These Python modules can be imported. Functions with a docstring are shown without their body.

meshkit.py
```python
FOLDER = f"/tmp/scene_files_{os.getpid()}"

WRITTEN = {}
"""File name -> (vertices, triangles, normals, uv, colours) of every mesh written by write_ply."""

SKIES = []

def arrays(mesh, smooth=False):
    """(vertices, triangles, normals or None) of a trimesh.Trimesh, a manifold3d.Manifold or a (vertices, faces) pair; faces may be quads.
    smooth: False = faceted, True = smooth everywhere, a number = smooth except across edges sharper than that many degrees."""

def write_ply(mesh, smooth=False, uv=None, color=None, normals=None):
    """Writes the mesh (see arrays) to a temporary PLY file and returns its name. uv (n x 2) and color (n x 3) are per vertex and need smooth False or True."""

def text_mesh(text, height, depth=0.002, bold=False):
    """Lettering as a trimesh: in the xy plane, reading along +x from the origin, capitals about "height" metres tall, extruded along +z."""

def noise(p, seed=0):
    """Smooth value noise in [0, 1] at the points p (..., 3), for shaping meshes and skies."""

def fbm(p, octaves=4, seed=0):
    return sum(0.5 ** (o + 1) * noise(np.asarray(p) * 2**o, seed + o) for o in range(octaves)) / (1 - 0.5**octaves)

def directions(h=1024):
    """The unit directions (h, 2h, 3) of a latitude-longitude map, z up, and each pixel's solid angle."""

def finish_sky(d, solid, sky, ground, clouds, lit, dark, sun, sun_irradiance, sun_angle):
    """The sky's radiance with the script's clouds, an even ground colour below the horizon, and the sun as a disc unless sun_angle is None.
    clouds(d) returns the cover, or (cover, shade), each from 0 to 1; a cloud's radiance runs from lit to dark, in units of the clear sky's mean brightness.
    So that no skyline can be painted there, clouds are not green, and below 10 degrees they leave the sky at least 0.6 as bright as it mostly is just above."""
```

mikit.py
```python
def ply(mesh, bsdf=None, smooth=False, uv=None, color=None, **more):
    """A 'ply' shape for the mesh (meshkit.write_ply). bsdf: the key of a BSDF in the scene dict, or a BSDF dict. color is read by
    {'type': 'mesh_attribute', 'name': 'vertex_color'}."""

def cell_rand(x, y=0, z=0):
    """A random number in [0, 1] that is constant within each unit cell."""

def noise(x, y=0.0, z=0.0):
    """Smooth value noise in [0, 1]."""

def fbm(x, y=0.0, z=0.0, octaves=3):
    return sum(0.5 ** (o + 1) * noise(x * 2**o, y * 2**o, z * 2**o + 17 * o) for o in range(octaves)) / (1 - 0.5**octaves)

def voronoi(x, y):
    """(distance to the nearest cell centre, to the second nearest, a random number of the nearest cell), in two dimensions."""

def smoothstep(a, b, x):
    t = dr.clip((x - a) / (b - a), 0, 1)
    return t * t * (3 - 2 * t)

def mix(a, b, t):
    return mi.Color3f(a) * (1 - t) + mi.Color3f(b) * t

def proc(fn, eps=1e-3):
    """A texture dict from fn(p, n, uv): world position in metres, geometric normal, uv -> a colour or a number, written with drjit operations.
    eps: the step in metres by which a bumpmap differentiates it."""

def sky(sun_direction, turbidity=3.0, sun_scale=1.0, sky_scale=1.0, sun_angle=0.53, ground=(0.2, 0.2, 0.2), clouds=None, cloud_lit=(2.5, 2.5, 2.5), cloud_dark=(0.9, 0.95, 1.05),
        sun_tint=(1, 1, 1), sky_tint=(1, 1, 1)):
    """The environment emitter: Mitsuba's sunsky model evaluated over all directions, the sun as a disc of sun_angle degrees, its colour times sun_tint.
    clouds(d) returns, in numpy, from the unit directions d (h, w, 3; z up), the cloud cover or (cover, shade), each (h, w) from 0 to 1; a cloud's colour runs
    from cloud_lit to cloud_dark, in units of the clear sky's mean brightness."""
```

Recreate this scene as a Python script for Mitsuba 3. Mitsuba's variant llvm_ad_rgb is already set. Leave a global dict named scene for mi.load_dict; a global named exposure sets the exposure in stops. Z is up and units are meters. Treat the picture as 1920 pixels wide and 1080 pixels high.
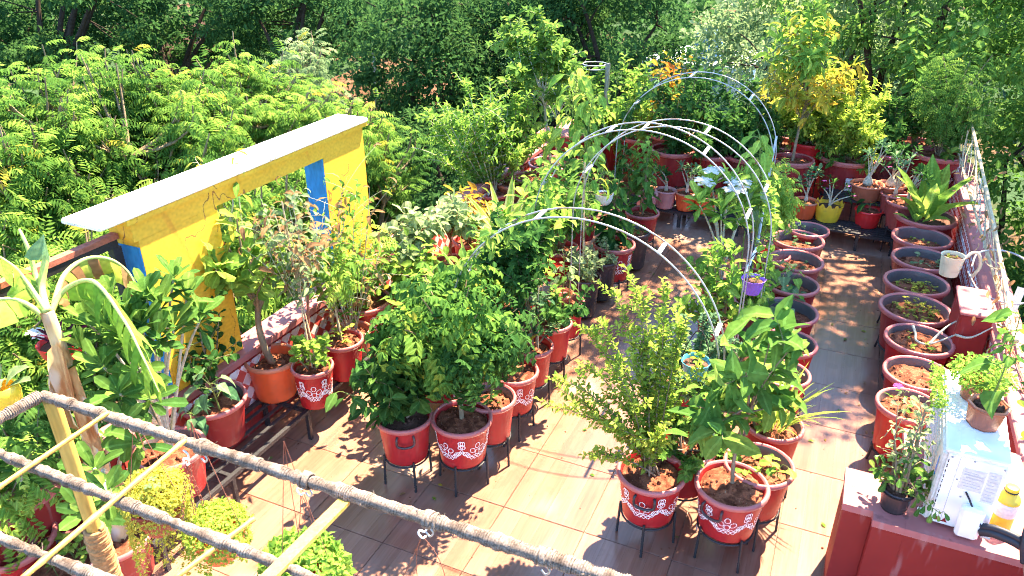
import math
import numpy as np
import mitsuba as mi
import drjit as dr
import mikit
import meshkit
from mikit import proc, noise, fbm, smoothstep, mix, cell_rand

T = mi.ScalarTransform4f
U = 1.15            # one design unit in metres (the floor tiles come out at 0.6 m)
scene, labels = {}, {}

# ------------------------------------------------------------------ camera, light, exposure
EYE = (0.0, 0.0, 3.3 * U)
LOOK = (-0.36411, 0.81419, -0.45223)
scene['camera'] = {'type': 'perspective', 'fov': 68.12, 'fov_axis': 'x', 'near_clip': 0.05, 'far_clip': 600.0,
                   'to_world': T().look_at(origin=EYE, target=[EYE[i] + LOOK[i] for i in range(3)], up=[0, 0, 1])}
SUN = (0.155, 0.475, 0.866)
scene['daylight'] = mikit.sky(SUN, turbidity=2.2, sun_tint=(1.0, 0.97, 0.9))
exposure = 4.55

# ------------------------------------------------------------------ colours
# palettes of leaf colours: four albedos each, from deep to young; one is drawn per leaf
PALETTES = {
    'deep':   [(.022, .075, .020), (.035, .105, .025), (.055, .14, .030), (.09, .19, .04)],
    'mid':    [(.050, .13, .030), (.09, .20, .038), (.15, .27, .050), (.24, .36, .07)],
    'lime':   [(.12, .25, .04), (.19, .34, .055), (.28, .43, .07), (.38, .50, .10)],
    'lemon':  [(.18, .29, .04), (.30, .42, .06), (.42, .51, .08), (.52, .56, .11)],
    'blue':   [(.050, .13, .060), (.08, .18, .085), (.13, .24, .11), (.20, .31, .15)],
    'croton': [(.10, .19, .03), (.42, .36, .04), (.50, .24, .03), (.36, .09, .03)],
    'dry':    [(.28, .17, .08), (.36, .22, .10), (.22, .12, .06), (.45, .33, .17)],
    'purple': [(.06, .015, .03), (.10, .02, .045), (.05, .04, .03), (.13, .03, .06)],
    'moss':   [(.34, .36, .05), (.46, .45, .07), (.54, .52, .09), (.28, .33, .05)],
    'far':    [(.024, .072, .022), (.036, .098, .028), (.055, .13, .034), (.10, .18, .05)],
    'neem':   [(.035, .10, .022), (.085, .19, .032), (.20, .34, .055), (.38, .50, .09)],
    'grey':   [(.12, .20, .09), (.18, .27, .12), (.25, .34, .16), (.34, .42, .21)],
    'gold':   [(.20, .28, .04), (.36, .38, .05), (.52, .43, .06), (.54, .34, .04)],
    'white':  [(.80, .80, .76), (.84, .82, .80), (.78, .80, .76), (.82, .82, .80)],
    'bright': [(.60, .03, .02), (.55, .05, .03), (.45, .10, .45), (.75, .50, .04)],
    'turning': [(.07, .17, .03), (.11, .24, .04), (.18, .30, .045), (.50, .38, .04)],
}
PAL = {k: i for i, k in enumerate(PALETTES)}
POTS = {'red': (.34, .012, .014), 'brick': (.23, .016, .017), 'orange': (.66, .095, .026), 'terra': (.32, .095, .05), 'dark': (.12, .022, .019),
        'black': (.022, .022, .024), 'cream': (.62, .55, .36), 'white': (.78, .77, .74), 'yellow': (.72, .50, .03), 'pink': (.48, .20, .19),
        'purple': (.20, .09, .50), 'teal': (.04, .32, .42), 'scarlet': (.62, .02, .02), 'inner': (.085, .075, .078), 'rosy': (.28, .05, .042), 'navy': (.03, .04, .09), 'rim': (.40, .115, .105), 'terra_rim': (.52, .17, .09)}
POTI = {k: i for i, k in enumerate(POTS)}


def table(rows):
    a = np.array(rows, np.float32)
    return [mi.Float(np.ascontiguousarray(a[:, c])) for c in range(3)]


LEAF_T = table([c for p in PALETTES.values() for c in p])
POT_T = table(list(POTS.values()))


def gather(tab, i):
    return mi.Color3f(*[dr.gather(mi.Float, t, i) for t in tab])


def leaf_colour(p, n, uv):
    # uv.x: palette + position in it; uv.y: 0 on the midrib, 1 on the margin, 2..3 for a leaf with a pale margin
    x = uv.x * 256.0
    i = dr.floor(x)
    f = x - i
    pal = dr.floor(i / 4)
    k = mi.UInt32(dr.clip(i, 0, 4 * len(PALETTES) - 1))
    k2 = mi.UInt32(dr.clip(dr.minimum(i + 1, pal * 4 + 3), 0, 4 * len(PALETTES) - 1))
    c = gather(LEAF_T, k) * (1 - f) + gather(LEAF_T, k2) * f
    pale = uv.y > 1.5
    s = dr.select(pale, uv.y - 2, uv.y)
    c = dr.select(s < 0.16, c * 1.35 + 0.012, c)
    c = dr.select(pale & (s > 0.62), mi.Color3f(.50, .52, .22), c)
    v = noise(p.x * 55, p.y * 55, p.z * 55)
    return c * (0.78 + 0.44 * v)


def leaf_bsdf(rough, trans):
    return {'type': 'principledthin', 'base_color': proc(leaf_colour), 'roughness': rough, 'diff_trans': trans, 'eta': 1.4, 'spec_trans': 0.0}


scene['mat_leaf'] = leaf_bsdf(0.45, 1.05)
scene['mat_leaf_gloss'] = leaf_bsdf(0.28, 0.85)


def pot_colour(p, n, uv):
    k = mi.UInt32(dr.clip(dr.floor(uv.x * 32.0), 0, len(POTS) - 1))
    c = gather(POT_T, k)
    a = fbm(p.x * 9, p.y * 9, p.z * 9)
    b = noise(p.x * 130, p.y * 130, p.z * 25)
    c = c * (0.82 + 0.36 * a)
    fade = smoothstep(.45, .75, fbm(p.x * 1.1, p.y * 1.1, p.z * 2.0)) * .30
    c = mix(c, c * .6 + mi.Color3f(.15, .045, .042), fade)
    run = smoothstep(.58, .82, fbm((p.x + p.y) * 26, (p.x - p.y) * 26, p.z * 2.5)) * .25
    c = mix(c, mi.Color3f(.22, .10, .085), run * .8)
    dust = smoothstep(.62, .80, fbm(p.x * 21 + 5, p.y * 21, p.z * 33)) * 0.16 + smoothstep(.88, .97, b) * 0.18
    return mix(c, mi.Color3f(.26, .14, .10), dust)


scene['mat_pot'] = {'type': 'twosided', 'bsdf': {'type': 'principled', 'base_color': proc(pot_colour), 'roughness': 0.38, 'specular': 0.5}}


def plain(key, fn, rough=0.7, metallic=0.0, spec=0.4, two=True, bump=None, **kw):
    b = {'type': 'principled', 'base_color': proc(fn) if callable(fn) else {'type': 'rgb', 'value': list(fn)}, 'roughness': rough, 'metallic': metallic, 'specular': spec, **kw}
    if bump:
        b = {'type': 'bumpmap', 'arbitrary': {**proc(bump[0], bump[2] if len(bump) > 2 else 2e-3)}, 'scale': bump[1], 'bsdf': b}
    scene[key] = {'type': 'twosided', 'bsdf': b} if two else b


def speckle(base, lo=.75, hi=.5, f=12.0, grit=90.0):
    lo, hi, f, grit = (dr.opaque(mi.Float, v) for v in (lo, hi, f, grit))
    base = mi.Color3f(*base)
    return lambda p, n, uv: base * (lo + hi * fbm(p.x * f, p.y * f, p.z * f)) * (0.85 + 0.3 * noise(p.x * grit, p.y * grit, p.z * grit))


def soil_colour(p, n, uv):
    a = fbm(p.x * 26, p.y * 26, p.z * 26)
    b = noise(p.x * 160, p.y * 160, p.z * 160)
    c = mix(mi.Color3f(.085, .026, .013), mi.Color3f(.225, .080, .042), smoothstep(.3, .7, a))
    c = c * (0.6 + 0.8 * b)
    return mix(c, mi.Color3f(.30, .18, .11), smoothstep(.88, .96, noise(p.x * 75 + 3, p.y * 75, p.z * 75)))


plain('mat_soil', soil_colour, 0.95, spec=0.15)
plain('mat_dark_soil', speckle((.10, .05, .035), .5, .9, 30), 0.95, spec=0.15)


def bark_colour(p, n, uv):
    a = fbm(p.x * 40, p.y * 40, p.z * 8)
    return mix(mi.Color3f(.10, .065, .04), mi.Color3f(.36, .27, .17), a)


plain('mat_bark', bark_colour, 0.85, spec=0.2)
plain('mat_stem', speckle((.15, .22, .05), .7, .6, 40), 0.6)
plain('mat_pale_stem', speckle((.42, .40, .30), .7, .6, 40), 0.7)
plain('mat_dark_bark', speckle((.045, .033, .025), .5, 1.0, 6), 0.9, spec=0.1)


def tile_colour(p, n, uv):
    # printed wood: boards along y on each 0.6 m tile
    x, y = p.x / U + 3.57, p.y / U - 0.4475
    tx, ty = dr.floor(x / .52), dr.floor(y / .5525)
    board = dr.floor(x / .13)
    r, r2 = cell_rand(board, ty, 3), cell_rand(tx, ty, 11)
    g = fbm(x * 46 + r * 50, y * 3.2 + r * 20, r * 9, 4)
    g2 = fbm(x * 150, y * 9 + r * 7, 2.0)
    w = noise(x * 9 + r * 31, y * 1.6 + r * 17, 5.0)
    c = mix(mi.Color3f(.195, .083, .052), mi.Color3f(.270, .136, .088), smoothstep(.25, .75, .6 * g + .4 * w))
    c = mix(c, mi.Color3f(.225, .135, .100), smoothstep(.25, .95, r) * .4)
    c = c * (0.88 + 0.22 * g2) * (0.92 + 0.16 * r2)
    knot = smoothstep(.80, .93, noise(x * 7 + 9, y * 2.5, r * 5))
    c = mix(c, mi.Color3f(.13, .068, .048), knot * .45)
    stain = smoothstep(.56, .72, fbm(p.x * 1.3 + 3, p.y * 1.3, 7.0, 4)) * .35 + smoothstep(.66, .74, fbm(p.x * 7, p.y * 7, 1.0, 4)) * .25
    c = mix(c, mi.Color3f(.14, .075, .05), stain)
    seam = dr.abs(x / .13 - board - .5) > .487
    c = dr.select(seam, c * .87, c)
    return mix(c, mi.Color3f(.50, .40, .32), smoothstep(.62, .85, fbm(p.x * 2.1, p.y * 2.1, 4.0)) * .22)


plain('mat_tile', tile_colour, 0.22, spec=0.5)
plain('mat_grout', speckle((.22, .15, .115), .6, .7, 14), 0.9)


def red_wall(base):
    base = mi.Color3f(*base)

    def fn(p, n, uv):
        a = fbm(p.x * 3, p.y * 3, p.z * 3)
        s = fbm(p.x * 22, p.y * 22, p.z * 3)
        c = base * (.78 + .4 * a)
        c = mix(c, mi.Color3f(.40, .24, .22), smoothstep(.62, .8, s) * .35)
        return mix(c, mi.Color3f(.10, .04, .035), smoothstep(.70, .86, fbm(p.x * 14 + 7, p.y * 14, p.z * 14)) * .5)
    return fn


plain('mat_red_wall', red_wall((.22, .015, .013)), 0.6)
plain('mat_pink_cap', red_wall((.38, .125, .115)), 0.65)


def yellow_wall(p, n, uv):
    a = fbm(p.x * 2.2, p.y * 2.2, p.z * 2.2)
    c = mix(mi.Color3f(.72, .34, .018), mi.Color3f(.80, .47, .040), a)
    run = smoothstep(.60, .80, fbm(p.y * 16 + p.z * 5, p.x * 16, p.z * 1.2))
    c = mix(c, mi.Color3f(.64, .22, .02), run * .5)
    crack = (dr.abs(fbm(p.y * 3.1, p.x * 3, p.z * 1.3, 4) - .5) < .0035) & (fbm(p.y * 1.7 + 4, p.z * 1.5, 2.0) > .5)
    c = dr.select(crack, mi.Color3f(.34, .14, .03), c)
    return c * (.9 + .2 * noise(p.x * 60, p.y * 60, p.z * 60))


plain('mat_yellow_wall', yellow_wall, 0.7)


def blue_wall(p, n, uv):
    a = fbm(p.x * 30, p.y * 30, p.z * 4)
    return mix(mi.Color3f(.015, .16, .42), mi.Color3f(.03, .25, .56), a) * (.85 + .3 * noise(p.x * 70, p.y * 70, p.z * 20))


plain('mat_blue_wall', blue_wall, 0.6)


def coping(p, n, uv):
    a = fbm(p.x * 6, p.y * 6, p.z * 6)
    c = mix(mi.Color3f(.80, .78, .72), mi.Color3f(.62, .58, .54), smoothstep(.45, .8, a))
    crack = dr.abs(fbm(p.x * 3, p.y * 2.3, 1.0, 4) - .5) < .005
    return dr.select(crack, mi.Color3f(.30, .22, .16), c)


plain('mat_coping', coping, 0.8)
plain('mat_black_iron', speckle((.022, .022, .024), .7, .6), 0.5)
def zinc(p, n, uv):
    a = fbm(p.x * 20, p.y * 20, p.z * 20)
    c = mi.Color3f(.46, .47, .48) * (.7 + .5 * a)
    return mix(c, mi.Color3f(.20, .09, .05), smoothstep(.60, .74, fbm(p.x * 11 + 3, p.y * 11, p.z * 11)) * .7)


plain('mat_galvanised', zinc, 0.42, metallic=0.5)
plain('mat_grey_steel', speckle((.30, .31, .32), .8, .4, 15), 0.45, metallic=0.5)
plain('mat_white_paint', speckle((.80, .79, .77), .97, .06, 4, 12), 0.35)
plain('mat_beige_grille', speckle((.55, .53, .48), .85, .3, 9), 0.45)
plain('mat_kolam', (.80, .78, .76), 0.6)


def rope_colour(p, n, uv):
    a = noise(p.x * 34, p.y * 34, p.z * 34)
    b = noise(p.x * 220, p.y * 220, p.z * 220)
    return mix(mi.Color3f(.085, .062, .048), mi.Color3f(.26, .215, .18), a) * (.5 + 1.0 * b)


plain('mat_rope', rope_colour, 0.95, spec=0.1)
plain('mat_coir', speckle((.34, .18, .08), .5, 1.0, 70), 0.95, spec=0.1)


def bamboo_colour(p, n, uv):
    a = fbm(p.x * 30, p.y * 30, p.z * 5)
    return mix(mi.Color3f(.40, .22, .035), mi.Color3f(.54, .36, .09), a) * (.8 + .4 * noise(p.x * 120, p.y * 120, p.z * 12))


plain('mat_bamboo', bamboo_colour, 0.5)
plain('mat_cane', speckle((.52, .40, .24), .7, .6, 25), 0.65)
plain('mat_rusty', speckle((.30, .10, .06), .6, .8, 50), 0.8)
plain('mat_black_rubber', speckle((.018, .02, .028), .8, .4), 0.5)
plain('mat_blue_sticker', (.02, .22, .62), 0.4)
plain('mat_label', speckle((.60, .585, .56), .95, .1), 0.5)
plain('mat_print', (.46, .45, .44), 0.6)
plain('mat_far_wall', speckle((.62, .64, .68), .8, .4, 1.2, 8), 0.85)
plain('mat_far_blue', speckle((.10, .22, .45), .8, .4, 1.2, 8), 0.8)
plain('mat_far_glass', (.05, .07, .09), 0.2, spec=.6)
plain('mat_far_roof', speckle((.10, .05, .036), .6, .8, 2, 10), 0.9)


def diamonds(p, n, uv):
    a, b = (p.y + p.z) / (.105 * U), (p.y - p.z) / (.105 * U)
    ca, cb = dr.floor(a), dr.floor(b)
    odd = (ca + cb) - 2 * dr.floor((ca + cb) / 2) > .5
    gap = smoothstep(.35, .6, fbm(p.y * 20, p.z * 20, 3.0))
    return mix(dr.select(odd, mi.Color3f(.50, .07, .05), mi.Color3f(.72, .68, .66)), mi.Color3f(.46, .10, .08), gap * .35)


plain('mat_diamonds', diamonds, 0.65)


def ground_colour(p, n, uv):
    a = fbm(p.x * .35, p.y * .35, 1.0, 4)
    b = fbm(p.x * 3, p.y * 3, 2.0, 4)
    c = mix(mi.Color3f(.07, .04, .022), mi.Color3f(.12, .07, .04), b)
    return mix(c, mi.Color3f(.030, .060, .024) * (.5 + b), smoothstep(.22, .44, a))


plain('mat_ground', ground_colour, 0.95, spec=0.1)


# ------------------------------------------------------------------ names
_count = {}


def numbered(base):
    n = _count.get(base, -1) + 1
    _count[base] = n
    return base if n == 0 else f'{base}_{n:03d}'


def put(parent, part, mesh, mat, smooth=False, uv=None, stuff=None, label=None):
    """One entry of the scene: a part of parent, or a thing of its own when parent is None."""
    key = numbered(f'{parent}__{part}' if parent else part)
    v = np.asarray(mesh[0], float) * U
    scene[key] = mikit.ply((v, mesh[1]), mat, smooth=smooth, uv=uv)
    if stuff:
        labels[key] = {'kind': 'stuff'}
    if label:
        labels.setdefault(key, {})['label'] = label
    return key


GROUP = None      # the group of the things being built


def thing(name, label, cat, group=None):
    key = numbered(name)
    group = group or GROUP
    labels[key] = {'label': label, 'category': cat}
    if group:
        labels[key]['group'] = group
    return key


def structure(name, mesh, mat, smooth=False):
    key = put(None, name, mesh, mat, smooth)
    labels[key] = {'kind': 'structure'}
    return key


# ------------------------------------------------------------------ meshes: (vertices, triangles)
def join(ms):
    ms = [m for m in ms if len(m[1])]
    off = np.cumsum([0] + [len(m[0]) for m in ms])
    return np.vstack([m[0] for m in ms]), np.vstack([np.asarray(m[1]) + o for m, o in zip(ms, off)])


BOXF = np.array([[0, 2, 3], [0, 3, 1], [4, 5, 7], [4, 7, 6], [0, 1, 5], [0, 5, 4], [2, 6, 7], [2, 7, 3], [0, 4, 6], [0, 6, 2], [1, 3, 7], [1, 7, 5]])


def box(x0, x1, y0, y1, z0, z1, bevel=0.0):
    if bevel <= 0:
        return np.array([[x, y, z] for x in (x0, x1) for y in (y0, y1) for z in (z0, z1)], float)[:, :], BOXF[:, ::-1]
    from trimesh import PointCloud
    pts = []
    for x, sx in ((x0, 1), (x1, -1)):
        for y, sy in ((y0, 1), (y1, -1)):
            for z, sz in ((z0, 1), (z1, -1)):
                b = bevel
                pts += [(x + sx * b, y + sy * b, z), (x + sx * b, y, z + sz * b), (x, y + sy * b, z + sz * b)]
    h = PointCloud(np.array(pts)).convex_hull
    return np.array(h.vertices), np.array(h.faces)


def turn(m, angle, about=(0, 0, 0), axis='z'):
    c, s = math.cos(angle), math.sin(angle)
    R = {'z': [[c, -s, 0], [s, c, 0], [0, 0, 1]], 'x': [[1, 0, 0], [0, c, -s], [0, s, c]], 'y': [[c, 0, s], [0, 1, 0], [-s, 0, c]]}[axis]
    return (np.asarray(m[0]) - about) @ np.array(R).T + about, m[1]


def move(m, d):
    return np.asarray(m[0]) + np.asarray(d, float), m[1]


def tube(points, radii, sides=6, cap=True):
    p = np.asarray(points, float)
    n = len(p)
    r = np.broadcast_to(np.asarray(radii, float), (n,))
    t = np.gradient(p, axis=0)
    t /= np.linalg.norm(t, axis=1, keepdims=True) + 1e-12
    a = np.cross(t[0], [0, 0, 1.0] if abs(t[0][2]) < .9 else [1.0, 0, 0])
    a /= np.linalg.norm(a)
    A = np.empty((n, 3))
    for i in range(n):
        a = a - t[i] * (a @ t[i])
        a /= np.linalg.norm(a) + 1e-12
        A[i] = a
    B = np.cross(t, A)
    ang = np.arange(sides) * 2 * np.pi / sides
    v = p[:, None] + r[:, None, None] * (np.cos(ang)[None, :, None] * A[:, None] + np.sin(ang)[None, :, None] * B[:, None])
    i, j = np.meshgrid(np.arange(n - 1), np.arange(sides), indexing='ij')
    k = (j + 1) % sides
    q = np.stack([i * sides + j, i * sides + k, (i + 1) * sides + k, (i + 1) * sides + j], -1).reshape(-1, 4)
    f = np.vstack([q[:, [0, 1, 2]], q[:, [0, 2, 3]]])
    v = v.reshape(-1, 3)
    if cap:
        m = len(v)
        v = np.vstack([v, p[:1], p[-1:]])
        f = np.vstack([f, [[m, (x + 1) % sides, x] for x in range(sides)], [[m + 1, (n - 1) * sides + x, (n - 1) * sides + (x + 1) % sides] for x in range(sides)]])
    return v, f


def bar(a, b, w, h):
    """A straight square bar from a to b."""
    return tube([a, b], [w / math.sqrt(2)] * 2, 4) if abs(w - h) < 1e-9 else turnless_bar(a, b, w, h)


def turnless_bar(a, b, w, h):
    a, b = np.asarray(a, float), np.asarray(b, float)
    t = (b - a) / np.linalg.norm(b - a)
    s = np.cross(t, [0, 0, 1.0] if abs(t[2]) < .95 else [0, 1.0, 0])
    s /= np.linalg.norm(s)
    n = np.cross(s, t)
    v = np.array([p + s * x * w / 2 + n * y * h / 2 for p in (a, b) for x, y in ((-1, -1), (1, -1), (1, 1), (-1, 1))])
    f = [[0, 2, 1], [0, 3, 2], [4, 5, 6], [4, 6, 7]]
    for i in range(4):
        j = (i + 1) % 4
        f += [[i, j, j + 4], [i, j + 4, i + 4]]
    return v, np.array(f)


def lathe(profile, segs=36, centre=(0, 0, 0)):
    """profile: (radius, height) pairs; a repeated pair makes a crease."""
    pr = np.array(profile, float)
    a = np.arange(segs) * 2 * np.pi / segs
    v = np.stack([pr[:, None, 0] * np.cos(a), pr[:, None, 0] * np.sin(a), np.repeat(pr[:, 1:], segs, 1)], -1).reshape(-1, 3) + np.asarray(centre, float)
    f = []
    for i in range(len(pr) - 1):
        if np.allclose(pr[i], pr[i + 1]):
            continue
        for j in range(segs):
            k = (j + 1) % segs
            f += [[i * segs + j, i * segs + k, (i + 1) * segs + k], [i * segs + j, (i + 1) * segs + k, (i + 1) * segs + j]]
    return v, np.array(f)


def ball(c, r, n=10):
    a = np.linspace(-np.pi / 2, np.pi / 2, n // 2 + 2)
    return lathe(np.stack([np.cos(a) * r, np.sin(a) * r], 1), n, c)


def norm(v):
    v = np.asarray(v, float)
    return v / (np.linalg.norm(v, axis=-1, keepdims=True) + 1e-12)


# ------------------------------------------------------------------ leaves
KINDS = {
    'tiny': ([.5], [1.0]), 'ovate': ([.14, .42, .76], [.62, 1.0, .60]), 'lance': ([.18, .48, .80], [.78, 1.0, .55]),
    'obovate': ([.28, .62, .90], [.48, 1.0, .78]), 'heart': ([.03, .20, .48, .78], [.72, 1.0, .74, .27]),
    'strap': ([.08, .25, .45, .65, .85], [.72, .95, 1.0, .85, .5]), 'sword': ([.06, .22, .42, .66, .86], [1.0, 1.0, .85, .6, .3]),
    'petal': ([.35, .75], [.7, 1.0]),
}


def leaf_batch(kind, P, D, N, L, W, droop=0.5, fold=0.15, wave=0.0, rng=None):
    """n leaves at once: base points, directions, upper-side normals, lengths, widths -> (n, k, 3) vertices, triangles of one leaf, |side| per vertex."""
    t, w = KINDS[kind]
    n = len(P)
    P, D, N = np.asarray(P, float), norm(D), np.asarray(N, float)
    N = norm(N - D * (N * D).sum(1, keepdims=True))
    S = np.cross(D, N)
    L, W = np.broadcast_to(L, (n,))[:, None], np.broadcast_to(W, (n,))[:, None]
    droop = np.broadcast_to(droop, (n,))[:, None]
    rows = [0.0] + list(t) + [1.0]
    c, prev, V, side = P.copy(), 0.0, [P.copy()], [0.0]
    for i, tt in enumerate(rows[1:], 1):
        th = droop * (prev + tt) / 2
        c = c + (np.cos(th) * D - np.sin(th) * N) * L * (tt - prev)
        prev = tt
        if i <= len(t):
            th = droop * tt
            nt = np.cos(th) * N + np.sin(th) * D
            hw = W * w[i - 1] / 2
            up = nt * hw * fold * 2
            wv = nt * hw * wave * (rng.normal(size=(n, 1)) if rng is not None and wave else 0.0)
            V += [c + S * hw + up + wv, c, c - S * hw + up - wv]
            side += [1.0, 0.0, 1.0]
        else:
            V.append(c)
            side.append(0.0)
    k = len(t)
    f = [[0, 1, 2], [0, 2, 3]]
    for i in range(k - 1):
        a, b = 1 + 3 * i, 4 + 3 * i
        f += [[a, b, b + 1], [a, b + 1, a + 1], [a + 1, b + 1, b + 2], [a + 1, b + 2, a + 2]]
    a, e = 1 + 3 * (k - 1), 1 + 3 * k
    f += [[a, e, a + 1], [a + 1, e, a + 2]]
    return np.stack(V, 1), np.array(f), np.array(side)


def leaf_uv(pal, rnd, side, pale=False):
    """rnd (n,) in [0, 1): the position of each leaf in its palette."""
    pal = np.broadcast_to([PAL[p] for p in pal] if not isinstance(pal, str) else PAL[pal], rnd.shape)
    u = (pal * 4 + np.clip(rnd, 0, .999) * 3.0 + .001) / 256.0
    s = np.broadcast_to(side + (2.0 if pale else 0.0), (len(rnd), len(side)))
    return np.stack([np.broadcast_to(u[:, None], s.shape), s], -1)


def flat(V, F):
    n, k = V.shape[:2]
    return V.reshape(-1, 3), (F[None] + (np.arange(n) * k)[:, None, None]).reshape(-1, 3)


def leaves(parent, part, batch, pal, rnd, mat='mat_leaf', each=False, pale=False):
    """The leaves as parts of their own (each) or as one part."""
    V, F, side = batch
    uv = leaf_uv(pal, np.asarray(rnd), side, pale)
    if each:
        for i in range(min(len(V), 300)):
            put(parent, part, (V[i], F), mat, True, uv[i])
        V, uv = V[300:], uv[300:]
        part = 'further_leaves'
    if len(V):
        put(parent, part, flat(V, F), mat, True, uv.reshape(-1, 2), stuff=len(V) > 12)


def bezier(a, b, c, n):
    t = np.linspace(0, 1, n)[:, None]
    return (1 - t) ** 2 * np.asarray(a) + 2 * t * (1 - t) * np.asarray(b) + t ** 2 * np.asarray(c)


class Wood:
    """Branches of one plant: tubes, and the places where leaves can sit."""

    def __init__(self):
        self.tubes, self.pos, self.tan, self.age = [], [], [], []

    def branch(self, pts, r0, r1, sides=5, start=0.0, step=None, n=None):
        pts = np.asarray(pts)
        self.tubes.append(tube(pts, np.linspace(r0, r1, len(pts)), sides))
        if n or step:
            seg = np.linalg.norm(np.diff(pts, axis=0), axis=1)
            s = np.concatenate([[0], np.cumsum(seg)])
            m = n or max(2, int(s[-1] * (1 - start) / step))
            q = np.linspace(start, 1.0, m) * s[-1]
            self.pos.append(np.stack([np.interp(q, s, pts[:, k]) for k in range(3)], 1))
            g = np.gradient(pts, axis=0)
            self.tan.append(norm(np.stack([np.interp(q, s, g[:, k]) for k in range(3)], 1)))
            self.age.append(np.linspace(start, 1, m))

    def sites(self):
        return np.vstack(self.pos), np.vstack(self.tan), np.concatenate(self.age)


def around(tan, rng, out=1.0, phase=None):
    """Leaf directions round a stem: golden-angle phyllotaxis, leaning off the stem by out (0 along it, 1 square to it)."""
    n = len(tan)
    a = np.cross(tan, np.where(np.abs(tan[:, 2:]) < .9, [0, 0, 1.0], [1.0, 0, 0]))
    a = norm(a)
    b = np.cross(tan, a)
    ph = np.arange(n) * 2.39996 + (rng.uniform(0, 6.28) if phase is None else phase) + rng.normal(0, .35, n)
    rad = np.cos(ph)[:, None] * a + np.sin(ph)[:, None] * b
    return norm(tan * (1 - out) + rad * out + rng.normal(0, .12, (n, 3)))


def upward(rng, n, wild=.45):
    return norm(np.array([0.0, 0, 1]) + rng.normal(0, wild, (n, 3)))


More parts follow.
